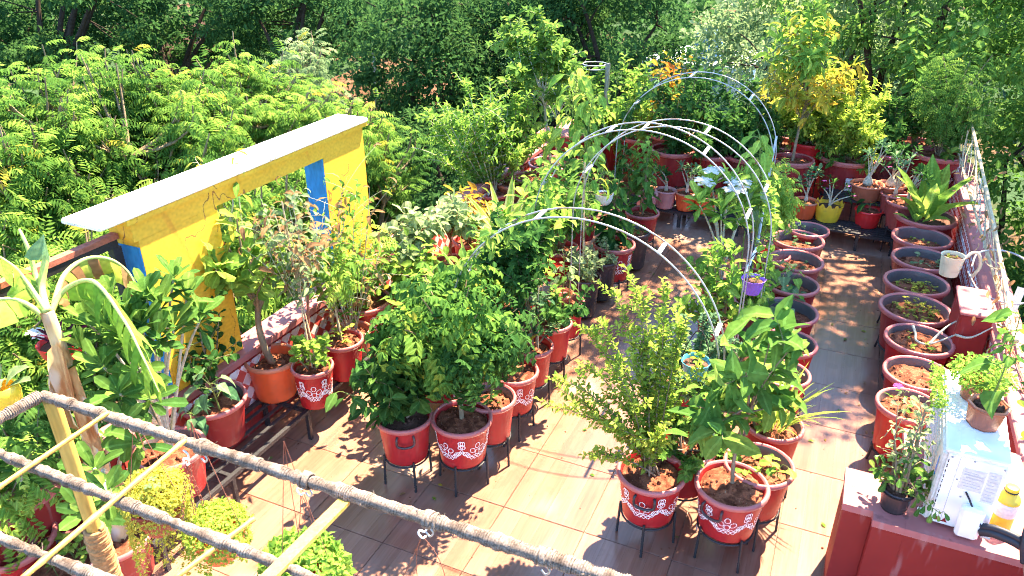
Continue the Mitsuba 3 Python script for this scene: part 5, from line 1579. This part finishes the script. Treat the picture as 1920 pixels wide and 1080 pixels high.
# bamboo trellis leaning outside the right parapet
k = thing('bamboo_trellis', 'dry bamboo pole trellis with thin sticks leaning outside the right parapet', 'trellis')
A0, A1 = np.array((1.223, 10.797, 1.250)), np.array((1.255, 5.171, 0.780))
B0, B1 = np.array((1.189, 10.203, 0.800)), np.array((1.293, 5.565, 0.660))
C0, C1 = np.array((1.255, 8.266, 0.950)), np.array((1.321, 5.126, 0.620))
rg = np.random.default_rng(380)
for a_, b_, r in ((A0, A1, .014), (B0, B1, .012), (C0, C1, .009)):
    n = 22
    pts = bezier(a_, (a_ + b_) / 2 + rg.normal(0, .03, 3), b_, n)
    rr = np.full(n, r) * np.where(np.arange(n) % 3 == 0, 1.25, 1.0)
    put(k, 'pole', tube(pts, rr, 8), 'mat_cane', True)
for i in range(46):
    t = rg.uniform(0, 1)
    a_ = A0 + (A1 - A0) * t + rg.normal(0, .015, 3)
    tt = np.clip(t + rg.normal(.06, .10), 0, 1)
    b_ = (B0 + (B1 - B0) * tt) if i % 3 else np.array([1.30 + rg.uniform(-.05, .1), 10 - 4.6 * tt, .62])
    put(k, 'stick', tube(bezier(a_, (a_ + b_) / 2 + rg.normal(0, .05, 3), b_ + rg.normal(0, .02, 3), 6), np.linspace(.0045, .003, 6), 5), 'mat_cane' if i % 4 else 'mat_pale_stem', True)
for i in range(7):
    t = rg.uniform(.45, 1)
    a_ = A0 + (A1 - A0) * t
    b2 = leaf_batch('lance', a_ + rg.normal(0, .12, (9, 3)), rg.normal(size=(9, 3)) - [0, 0, .8], upward(rg, 9, .5), .075, .025, 1.2, .2)
    leaves(k, 'dry_leaves', b2, 'dry', rg.uniform(0, 1, 9))
k = thing('leaning_post', 'grey metal flat post leaning out over the right parapet', 'post')
put(k, 'bar', turnless_bar((1.280, 5.708, 0.366), (1.400, 6.087, 0.772), .055, .018), 'mat_grey_steel')
put(k, 'lower_bar', turnless_bar(((1.280, 5.708, 0.366)[0], (1.280, 5.708, 0.366)[1], .622), (1.280, 5.708, 0.366), .045, .016), 'mat_grey_steel')
put(k, 'hoop', tube(bezier_path([(1.082, 6.284, 0.800), (1.132, 6.471, 0.850), (1.310, 6.595, 0.850), (1.454, 6.440, 0.850), (1.505, 6.074, 0.800)], 6), .008, 6), 'mat_galvanised', True)
put(k, 'hoop', tube(bezier_path([(1.069, 6.288, 0.750), (1.151, 6.035, 0.700), (1.347, 5.937, 0.700), (1.508, 5.997, 0.750)], 6), .008, 6), 'mat_galvanised', True)
k = thing('creeper', 'thin dry creeper with yellow leaves along the right parapet behind the air conditioner', 'creeper')
rg = np.random.default_rng(385)
pp = [(1.28, 5.6, .63), (1.25, 5.1, .64), (1.30, 4.6, .635), (1.26, 4.1, .64), (1.30, 3.6, .635), (1.25, 3.1, .64), (1.3, 2.8, .635)]
for j in range(3):
    put(k, 'vine', tube(bezier_path([np.array(v) + rg.normal(0, .035, 3) * [1, 1, .1] for v in pp], 6), .0035, 5), 'mat_rusty', True)
n = 60
pos = np.stack([rg.uniform(1.2, 1.4, n), rg.uniform(3.4, 5.6, n), rg.uniform(.63, .72, n)], 1)
leaves(k, 'foliage', leaf_batch('ovate', pos, norm(rg.normal(size=(n, 3)) * [1, 1, .3]), upward(rg, n, .3), .06, .04, .4, .15), 'turning', rg.uniform(.3, 1, n))

# ------------------------------------------------------------------ hanging pots
k = thing('hanging_pot', 'small white hanging pot among dark leaves beyond the near arch', 'hanging pot')
c = np.array((-1.865, 6.186, 1.000))
m = lathe([(0, -.10), (.05, -.10), (.075, -.06), (.085, 0), (.08, 0), (.07, -.02)], 24, c)
put(k, 'pot', m, 'mat_pot', True, pot_uv(m[0], 'white'))
put(k, 'soil', lathe([(0, -.012), (.075, -.015)], 20, c), 'mat_dark_soil', True)
for a in (0, 2.1, 4.2):
    put(k, 'wire', tube([c + [.08 * math.cos(a), .08 * math.sin(a), 0], c + [0, 0, .32]], .0018, 4), 'mat_black_iron')
sapling(k, c, .20, 12, .09, .45, 'mid', 400, 'ovate', .004, droop=1.6)
for nm, lb, px, col, sd in (('hanging_pot', 'purple hanging pot tied to the white stay above the aisle pots', (-0.401, 5.061, 0.950), 'purple', 401), ('hanging_pot', 'teal hanging pot behind the big leaved tree', (-0.538, 3.771, 0.980), 'teal', 402)):
    k = thing(nm, lb, 'hanging pot')
    c = np.array(px)
    m = lathe([(0, -.115), (.05, -.115), (.055, -.11), (.082, -.004), (.086, 0), (.080, 0), (.07, -.03)], 24, c)
    put(k, 'pot', m, 'mat_pot', True, pot_uv(m[0], col))
    put(k, 'soil', lathe([(0, -.02), (.073, -.025)], 20, c), 'mat_dark_soil', True)
    put(k, 'hanger', tube(bezier_path([c + [-.082, 0, -.004], c + [-.05, 0, .12], c + [0, 0, .20], c + [.05, 0, .12], c + [.082, 0, -.004]], 5), .003, 5), 'mat_black_iron', True)
    seedlings(k, c + [0, 0, -.01], .14, 7, sd, .035, 'turning', .05)
k = thing('white_stay', 'white and dark tubes leaning up from the aisle pots to the arches', 'pole')
put(k, 'tube', tube([(-0.549, 5.617, 0.587), (-0.488, 5.951, 0.808)], .014, 8), 'mat_white_paint', True)
put(k, 'tube', tube([(-0.489, 6.023, 0.827), (-0.530, 6.567, 1.177), (-0.551, 6.964, 1.465)], [.012, .011, .010], 8), 'mat_galvanised', True)
put(k, 'dark_tube', tube([(-0.480, 5.606, 0.511), (-0.507, 5.949, 0.820), (-0.732, 6.158, 1.044)], .008, 6), 'mat_black_iron', True)
k = thing('hanging_pot', 'bright red hanging pot of purple leaves behind the banana stem', 'hanging pot')
c = np.array((-3.620, 2.186, 1.220))
m = lathe([(0, -.13), (.06, -.125), (.10, -.06), (.115, 0), (.108, 0), (.095, -.03)], 24, c)
put(k, 'pot', m, 'mat_pot', True, pot_uv(m[0], 'scarlet'))
put(k, 'soil', lathe([(0, -.02), (.10, -.025)], 20, c), 'mat_dark_soil', True)
put(k, 'hanger', tube(bezier_path([c + [-.11, 0, 0], c + [-.05, 0, .25], c + [.06, -.3, .42]], 5), .004, 5), 'mat_black_iron', True)
fan(k, c + [0, 0, -.02], 12, .20, .045, 'purple', 403, 'lance', .8, .6)
flowers(k, [c + np.array([-.14, 0, .0]), c + np.array([-.12, -.04, .05])], .05, 'white', 404)


# ------------------------------------------------------------------ the banana plant
def banana_leaf(key, pts, w, seed, pal, torn=26, hang=1.0, label=None, mid=.016, wilt=0.0):
    """A leaf along pts: midrib tube and blade torn into strips that hang from it on both sides."""
    rng = np.random.default_rng(seed)
    p = bezier_path([np.asarray(q, float) for q in pts], 12)
    seg = np.concatenate([[0], np.cumsum(np.linalg.norm(np.diff(p, axis=0), axis=1))])
    s = seg / seg[-1]
    lk = put(key, 'leaf', tube(p, np.linspace(mid, .003, len(p)), 6), 'mat_banana_rib', True, label=label)
    g = norm(np.gradient(p, axis=0))
    for side in (-1, 1):
        V, F, UV, n0 = [], [], [], 0
        edges = np.linspace(.16, .995, torn)
        for a, b in zip(edges[:-1], edges[1:]):
            u = np.linspace(a, b - .004 * rng.uniform(0, 1.5), 3)
            c = np.stack([np.interp(u, s, p[:, j]) for j in range(3)], 1)
            t = norm(np.stack([np.interp(u, s, g[:, j]) for j in range(3)], 1))
            out = norm(np.cross(t, [0, 0, 1.0])) * side
            width = w * np.sin(np.pi * np.clip((u - .10) / .93, 0, 1)) ** .55 * rng.uniform(.9, 1.04)
            dr_ = hang * rng.uniform(.75, 1.2)
            rows = []
            for j, q in enumerate((0, .3, .65, 1.0)):
                th = dr_ * (.62 + .38 * q)
                rows.append(c + out * (width * q * math.cos(min(th, 1.5)))[:, None] - np.array([0, 0, 1.0]) * (width * q * math.sin(min(th, 1.5)))[:, None] + t * (.10 * w * q) + rng.normal(0, .003, 3))
            rows = np.array(rows)                      # 4 x 3 x 3
            V.append(rows.reshape(-1, 3))
            i, j = np.meshgrid(np.arange(3), np.arange(2), indexing='ij')
            q0 = (i * 3 + j).ravel() + n0
            F.append(np.vstack([np.stack([q0, q0 + 3, q0 + 4], 1), np.stack([q0, q0 + 4, q0 + 1], 1)]))
            n0 += 12
            tone = rng.uniform(.1, .9)
            dry = rng.uniform() < wilt
            uvx = (PAL['dry' if dry else pal] * 4 + tone * 3) / 256.0
            UV.append(np.tile([uvx, .5], (12, 1)))
        put(lk, 'blade', (np.vstack(V), np.vstack(F)), 'mat_leaf', True, np.vstack(UV))


plain('mat_banana_rib', speckle((.42, .48, .13), .85, .3, 10), 0.5)


def sheath_colour(p, n, uv):
    a = fbm(p.x * 24, p.y * 24, p.z * 5, 4)
    c = mix(mi.Color3f(.62, .42, .20), mi.Color3f(.34, .13, .04), smoothstep(.35, .7, a))
    return mix(c, mi.Color3f(.58, .50, .40), smoothstep(.55, .75, fbm(p.x * 9, p.y * 9, p.z * 4)))


plain('mat_sheath', sheath_colour, 0.8)
k = thing('banana_plant', 'young banana plant with a dry brown stem and one long arching leaf', 'banana plant')
b0, b1 = np.array([-3.17, 1.90, .02]), np.array((-3.250, 1.947, 1.600))
pts = bezier(b0, (b0 + b1) / 2 + [.03, .02, 0], b1, 12)
put(k, 'stem', tube(pts, np.linspace(.050, .030, 12), 12), 'mat_sheath', True)
rg = np.random.default_rng(410)
for i in range(7):
    t = rg.uniform(.35, .97)
    c = pts[int(t * 11)]
    a = rg.uniform(0, 6.28)
    o = np.array([math.cos(a), math.sin(a), 0])
    tgt = c + o * rg.uniform(.05, .09) - [0, 0, rg.uniform(.2, .45)]
    V, F, side = leaf_batch('strap', [c + o * .030], [tgt - c], [o], np.linalg.norm(tgt - c), .085, .3, .7)
    put(k, 'dry_sheath', flat(V, F), 'mat_sheath', True)
top = b1
banana_leaf(k, [top + [0, 0, -.03], (-3.252, 2.056, 1.661), (-3.090, 2.102, 1.721), (-2.844, 2.027, 1.610), (-2.693, 1.963, 1.485), (-2.599, 1.928, 1.346)], .17, 411, 'lime', 15, 1.42, 'long arching green leaf with a pale midrib', wilt=.06)
banana_leaf(k, [top + [0, 0, -.05], (-3.405, 2.167, 1.651), (-3.409, 2.310, 1.689), (-3.340, 2.390, 1.669), (-3.282, 2.433, 1.588), (-3.218, 2.413, 1.501)], .13, 412, 'lemon', 13, 1.3, 'pale half dried leaf', wilt=.45)
banana_leaf(k, [top, (-3.374, 1.972, 1.717), (-3.414, 1.948, 1.816), (-3.455, 1.860, 1.912), (-3.489, 1.710, 1.891)], .15, 413, 'lime', 9, .6, 'broad leaf leaving the view on the left')
banana_leaf(k, [top + [0, 0, -.04], (-3.333, 1.897, 1.660), (-3.348, 1.798, 1.715), (-3.391, 1.662, 1.725), (-3.407, 1.491, 1.652)], .14, 414, 'lime', 9, .8, 'lower leaf stalk leaving the view on the left')
put(k, 'rolled_leaf', tube(bezier_path([top, (-3.403, 2.040, 1.708), (-3.447, 2.070, 1.842), (-3.501, 2.090, 1.921)], 6), np.linspace(.016, .006, 19), 8), 'mat_banana_rib', True, label='tightly rolled new leaf')
put(k, 'stalk', tube(bezier_path([top, (-3.352, 2.018, 1.672), (-3.359, 2.072, 1.774), (-3.357, 2.091, 1.808)], 6), np.linspace(.020, .014, 19), 8), 'mat_banana_rib', True)
V, F, side = leaf_batch('heart', [(-3.359, 2.083, 1.794)], [[.05, .1, 1]], [[.4, -1, .2]], .125, .12, .25, .5)
put(k, 'young_leaf', flat(V, F), 'mat_leaf', True, leaf_uv('blue', np.array([.8]), side)[0], label='small folded young leaf standing up')
k, s = potted('planter_tub', 'red tub at the foot of the banana plant under the pergola', (-3.17, 1.88, .30), .40, .29, 'brick', 415, dark=True)

GROUP = 'pots in the lower left corner'
# pots in the lower left corner
k, s = potted('potted_frangipani', 'red tub with glossy rosettes in the lower left corner under the lowest pipe', (-3.496, 1.569, 0.420), .42, .34, 'red', 420, dark=True, soil='mat_dark_soil')
rosettes(k, s, [s + np.array(v) for v in ((0, 0, .52), (.12, .1, .44), (-.12, .05, .42), (.05, -.12, .38))], .13, .38, 'mid', 421, 12)
pinnate_bush(k, s, .55, .30, 422, 7, 60, .24, 'lime', 8, .26, .5, 1.2)
k, s = potted('potted_desert_rose', 'patterned red tub with a stiff rosette shrub right of the bamboo post', (-3.362, 2.087, 0.420), .42, .34, 'red', 423, dark=True, pattern=-1.5)
rosettes(k, s, [(-2.756, 1.643, 1.070), (-2.790, 1.861, 1.157), (-2.571, 1.553, 1.089), (-2.585, 1.460, 1.044), (-2.717, 1.850, 1.080)], .15, .34, 'mid', 424, 12, wood='mat_pale_stem')
k, s = potted('potted_zamia', 'red tub of arching glossy leaflets beside the left parapet below the banana stem', (-3.658, 1.878, 0.500), .44, .36, 'brick', 425, dark=True, pattern=-.8)
pinnate_bush(k, s, .50, .36, 426, 9, 90, .26, 'mid', 8, .24, .55, 1.3, trunk=.1)
k, s = potted('planter_pot', 'low red pot of weeds at the bottom edge left of the hanging moss baskets', (-3.230, 1.645, 0.350), .38, .30, 'red', 427, dark=True)
seedlings(k, s, .36, 24, 428, .05, 'lemon', .08)
GROUP = None
k = thing('yellow_fruit_ornament', 'yellow and green hanging ornament pot at the left edge', 'hanging pot')
c = np.array((-3.069, 1.554, 1.450))
m = lathe([(0, -.09), (.035, -.085), (.065, -.045), (.070, 0), (.06, .03), (.05, .03)], 20, c)
put(k, 'pot', m, 'mat_pot', True, pot_uv(m[0], 'yellow'))
put(k, 'wire', tube([c + [0, 0, .03], c + [.02, -.1, .5]], .002, 4), 'mat_black_iron')
fan(k, c + [0, 0, .02], 12, .12, .055, 'grey', 429, 'obovate', 1.2, .6)


# ------------------------------------------------------------------ the pergola of rope wound pipes in the foreground
def wound_pipe(parent, a, b, r, seed, pitch=.0070, rope=.0040):
    """A pipe with rope wound round it as a real helix, a little uneven."""
    rng = np.random.default_rng(seed)
    a, b = np.asarray(a, float), np.asarray(b, float)
    L = np.linalg.norm(b - a)
    t = (b - a) / L
    s = norm(np.cross(t, [0, 0, 1.0]))
    n = np.cross(s, t)
    pk = put(parent, 'pipe', tube(np.linspace(a, b, 8), r, 10), 'mat_rope', True)
    m = int(L / pitch * 11)
    u = np.linspace(0, 1, m)
    ang = u * L / pitch * 2 * np.pi
    bump = meshkit.fbm(np.stack([u * L * 14, 0 * u, 0 * u + seed], -1)) - .5
    fine = meshkit.noise(np.stack([u * L * 60, 0 * u, 0 * u], -1), seed) - .5
    rr = r + .0020 + .011 * bump + .006 * fine
    p = a + (b - a) * u[:, None] + (np.cos(ang) * rr)[:, None] * s + (np.sin(ang) * rr)[:, None] * n + t * (.006 * (meshkit.noise(np.stack([u * L * 25, 0 * u, 0 * u], -1), seed + 5) - .5))[:, None]
    put(pk, 'rope', tube(p, rope * (.85 + .5 * meshkit.noise(np.stack([u * L * 90, 0 * u, 0 * u], -1), seed + 9)), 5), 'mat_rope', True)
    fr = []
    for _ in range(int(L * 46)):      # loose fibres
        q = a + (b - a) * rng.uniform()
        g = rng.uniform(0, 6.28)
        o = math.cos(g) * s + math.sin(g) * n
        fr.append(tube([q + o * r, q + o * (r + rng.uniform(.006, .018)) + t * rng.normal(0, .012)], [.0012, .0006], 4))
    put(pk, 'loose_fibres', join(fr), 'mat_rope', True, stuff=True)
    return pk


def binding(parent, c, t, r, seed):
    rng = np.random.default_rng(seed)
    t = norm(t)
    s = norm(np.cross(t, [0, 0, 1.0]))
    n = np.cross(s, t)
    ms = []
    for i in range(7):
        a = np.linspace(0, 2 * np.pi, 15)
        tilt = rng.normal(0, .35)
        o = c + t * rng.normal(0, .010)
        ms.append(tube(o + np.cos(a)[:, None] * s * (r + .008) + np.sin(a)[:, None] * n * (r + .008) + t * (tilt * r * np.cos(a))[:, None], .0045, 5, False))
    put(parent, 'knot', join(ms), 'mat_rope', True)


PZ = 1.80
k = thing('pergola_frame', 'pergola of rope wound pipes with split bamboo crosspieces across the foreground', 'pergola')
C_ = np.array((-2.337, 1.303, 1.800))
E_ = np.array((-0.302, 1.341, 1.800))
E_ = C_ + (E_ - C_) * 1.15
R_ = .0145
p1 = wound_pipe(k, C_, E_, R_, 1)
wound_pipe(k, C_ + [-.005, -.012, .004], C_ + [-.03, -1.3, .01], R_, 2)
c3, e3 = np.array((-2.279, 1.037, 1.800)), np.array((-0.987, 1.038, 1.800))
wound_pipe(k, c3, e3 + (e3 - c3) * .5, .0095, 3)
c4, e4 = np.array((-1.930, 0.804, 1.800)), np.array((-1.437, 0.823, 1.800))
wound_pipe(k, c4, e4 + (e4 - c4) * .6, .0090, 4)
tdir = norm(E_ - C_)
for i, px in enumerate(((-1.247, 1.305, 1.800), (-0.844, 1.296, 1.800), (-0.502, 1.323, 1.800), (-1.644, 1.322, 1.800))):
    c = C_ + tdir * ((np.array(px) - C_) @ tdir)
    binding(p1, c, tdir, R_, 430 + i)
    put(p1, 'hook_loop', tube(bezier_path([c + [0, 0, -.028], c + [.012, 0, -.045], c + [0, 0, -.062], c + [-.012, 0, -.05]], 5), .003, 6), 'mat_galvanised', True)
for a_, b_, r in (((-2.012, 0.874, 1.800), (-2.006, 1.291, 1.810), .0075), ((-1.647, 0.722, 1.800), (-1.672, 1.287, 1.810), .0078), ((-1.332, 0.901, 1.770), (-1.286, 1.143, 1.770), .007)):
    a_, b_ = np.array(a_) + [0, 0, .019], np.array(b_) + [0, 0, .026]
    n = 26
    put(k, 'split_bamboo', tube(np.linspace(a_, b_, n), r * (1 + .22 * (np.arange(n) % 7 == 3)), 8), 'mat_bamboo', True)
a_, b_ = np.array((-1.097, 0.971, 1.800)) + [0, -.02, .02], np.array((-1.105, 1.306, 1.800)) + [0, 0, -.012]
put(k, 'flat_batten', turnless_bar(a_, b_, .036, .012), 'mat_bamboo')
post_top, post_low = C_ + [.012, .012, -.022], np.array([C_[0] + .012, C_[1] + .012, .6]) + [.0, .0, 0]
put(k, 'bamboo_post', tube(np.linspace(post_top, post_low, 14), .027, 9), 'mat_bamboo', True, label='upright yellow split bamboo post at the pergola corner')
cs = []
u = np.linspace(0, 1, 900)
low = post_top + (post_low - post_top) * (.50 + .5 * u)[:, None]
cs = low + .034 * np.stack([np.cos(u * 2 * np.pi * 60), np.sin(u * 2 * np.pi * 60), 0 * u], 1) * (1 + .2 * (meshkit.noise(np.stack([u * 90, 0 * u, 0 * u], -1)) - .5))[:, None]
put(k, 'coir_winding', tube(cs, .0095, 6), 'mat_coir', True)
rgb_ = np.random.default_rng(436)
for i, (px, ln) in enumerate((((-1.297, 1.340, 1.760), .20), ((-0.875, 1.338, 1.760), .16), ((-1.712, 1.303, 1.760), .20))):
    kk = thing('hanging_chain', ('thin rusty wires on a white hook below the front pipe, middle one', 'white hook with a short wire below the front pipe, right one', 'white double hook with red chain below the front pipe, left one')[i], 'hook')
    c = np.array(px)
    put(kk, 'hook', tube(bezier_path([c + [.0, 0, .012], c + [.016, 0, .002], c + [.012, 0, -.018], c + [-.006, 0, -.022], c + [-.010, 0, -.036], c + [.002, 0, -.046], c + [.012, 0, -.036]], 6), .0035, 6), 'mat_white_paint', True)
    for j in range(3):
        e = c + np.array([rgb_.normal(0, .035), rgb_.normal(0, .03), -.045 - ln])
        if i == 2:
            links = []
            for q in range(9):
                o = c + [0, 0, -.04] + (e - c - [0, 0, -.04]) * q / 9
                aa = np.linspace(0, 2 * np.pi, 11)
                v1 = np.array([1, 0, 0]) if q % 2 else np.array([0, 1, 0])
                links.append(tube(o + np.cos(aa)[:, None] * v1 * .005 + np.sin(aa)[:, None] * np.array([0, 0, 1]) * .013, .0016, 4, False))
            put(kk, 'chain', join(links), 'mat_rusty', True)
        else:
            put(kk, 'wire', tube(bezier(c + [0, 0, -.04], (c + e) / 2 + rgb_.normal(0, .012, 3), e, 8), .0013, 4), 'mat_rusty', True)

# hanging baskets below the pergola
GROUP = 'hanging baskets below the pergola'
for i, (px, R3, lb, pal, ln) in enumerate((
        ((-1.992, 1.362, 1.420), (.118, .11, .085), 'hanging basket overflowing with yellow moss like trailing leaves, biggest of the three', 'moss', .34),
        ((-1.803, 1.426, 1.300), (.11, .105, .06), 'orange hanging pot with a mound of fine lime leaves, between the other two baskets', 'lemon', .14),
        ((-1.455, 1.469, 1.220), (.15, .13, .06), 'hanging basket of round lime green leaves at the bottom edge', 'lime', .10))):
    k = thing('hanging_basket', lb, 'hanging basket')
    c = np.array(px)
    m = lathe([(0, -.13), (.06, -.13), (.10, -.02), (.105, 0), (.098, 0), (.08, -.04)], 24, c)
    put(k, 'pot', m, 'mat_pot', True, pot_uv(m[0], 'orange' if i else 'brick'))
    for a in (0.3, 2.4, 4.5):
        put(k, 'wire', tube([c + [.1 * math.cos(a), .1 * math.sin(a), 0], [c[0], c[1], 1.77]], .0015, 4), 'mat_rusty')
    rg = np.random.default_rng(440 + i)
    n = (4200, 2600, 1500)[i]
    g = norm(rg.normal(size=(n, 3)))
    g[:, 2] = np.abs(g[:, 2])
    lump = .8 + .45 * meshkit.fbm(g * 3 + i)
    pos = c + g * np.array(R3) * (lump * rg.uniform(.55, 1.05, n) ** .5)[:, None] + [0, 0, .01]
    nt = int(n * .5)
    az = rg.uniform(0, 6.28, nt)
    fall = rg.uniform(0, 1, nt)
    strand = .35 + .65 * meshkit.noise(np.stack([az * 3.2, 0 * az, 0 * az], -1), i)
    tr = c + np.stack([np.cos(az) * (R3[0] * (.95 + .06 * fall)), np.sin(az) * (R3[1] * (.95 + .06 * fall)), -fall * ln * strand], 1)
    pos = np.vstack([pos, tr])
    size = (.012, .013, .026)[i] * rg.uniform(.6, 1.4, len(pos))
    out = norm(pos - c + [0, 0, .02])
    leaves(k, 'foliage', leaf_batch('tiny', pos, norm(rg.normal(size=pos.shape) + out * .6 - [0, 0, .3]), norm(out + rg.normal(0, .4, pos.shape)), size, size * .8, .4, .15), pal, np.clip(rg.beta(2, 2, len(pos)), 0, .999))
    if i == 0:
        flowers(k, [c + np.array(v) for v in ((.05, -.05, .115), (.07, -.03, .11), (.04, -.02, .12))], .016, 'blue', 445, 'pale_sprig', 4, .9)

# climbers on the arches
for i, (x, y, zc, R, a0, a1, pal, lb) in enumerate(((-1.17, 3.57, 1.04, .80, 2.05, 3.6, 'mid', 'leafy climber twining up the left side of the nearest arch'), (-1.18, 4.80, 1.26, .75, 2.35, 3.9, 'lime', 'leafy climber on the left side of the second arch'),
                                                    (-1.10, 5.43, 1.14, .75, -.9, .55, 'lime', 'leafy climber on the right side of the third arch'), (-1.32, 7.34, 1.12, .75, 2.2, 3.7, 'deep', 'dark climber on the left side of the farthest arch'))):
    k = thing('climbing_vine', lb, 'climber')
    rg = np.random.default_rng(480 + i)
    t = np.linspace(a0, a1, 60)
    up = np.clip(t, 0, np.pi)
    drop = np.where(t > np.pi, t - np.pi, np.where(t < 0, -t, 0)) * .8
    pts = np.stack([x + R * np.cos(up), y + .075 * np.sin(t * 16), zc + R * np.sin(up) - drop], 1) + rg.normal(0, .006, (60, 3))
    wd = Wood()
    wd.branch(pts, .0045, .0025, 5, 0, n=70)
    for q in range(4, 58, 4):
        dv = norm(rg.normal(size=3) + [0, 0, -.3]) * rg.uniform(.06, .16)
        wd.branch(bezier(pts[q], pts[q] + dv * .5 + [0, 0, .03], pts[q] + dv, 5), .002, .001, 4, .2, n=6)
    put(k, 'stem', join(wd.tubes), 'mat_stem', True)
    pos, tan, age = wd.sites()
    m = len(pos)
    ls = .065 * rg.uniform(.6, 1.35, m)
    leaves(k, 'leaf', leaf_batch('ovate', pos, around(tan, rg, .8), upward(rg, m, .45), ls, ls * .62, .7, .18, .1, rg), pal, rg.uniform(0, 1, m), each=True)

# fallen leaves and crumbs of soil on the floor
rg = np.random.default_rng(500)
n = 170
pos = np.stack([rg.uniform(-3.2, 1.1, n), rg.uniform(1.6, 8.6, n), np.full(n, .004)], 1)
ang = rg.uniform(0, 6.28, n)
ls = rg.uniform(.018, .05, n)
b = leaf_batch('ovate', pos, np.stack([np.cos(ang), np.sin(ang), 0 * ang], 1), np.array([0, 0, 1.0]) + rg.normal(0, .12, (n, 3)), ls, ls * .5, rg.uniform(-.5, .1, n), .25)
b[0][..., 2] = np.maximum(b[0][..., 2], .0025)
key = put(None, 'fallen_leaves', flat(b[0], b[1]), 'mat_leaf', True, leaf_uv(list(np.where(rg.uniform(size=n) < .6, 'dry', 'turning')), rg.uniform(0, 1, n), b[2]).reshape(-1, 2))
labels[key] = {'kind': 'stuff', 'label': 'dry leaves scattered on the tiled floor', 'category': 'fallen leaves'}
ms = []
for i in range(260):
    px_, py_ = ((-1.75, .16), (-.2, .2), (.62, .12), (-2.9, .2))[i % 4]
    s_ = rg.uniform(.002, .006)
    v, f = ball((0, 0, 0), s_, 4)
    ms.append((v * rg.uniform(.6, 1.4, 3) + [rg.normal(px_, py_ * 1.6), rg.uniform(2.7, 8), s_ * .6], f))
key = put(None, 'soil_crumbs', join(ms), 'mat_soil')
labels[key] = {'kind': 'stuff', 'label': 'crumbs of red soil spilled on the floor between the pots', 'category': 'soil'}
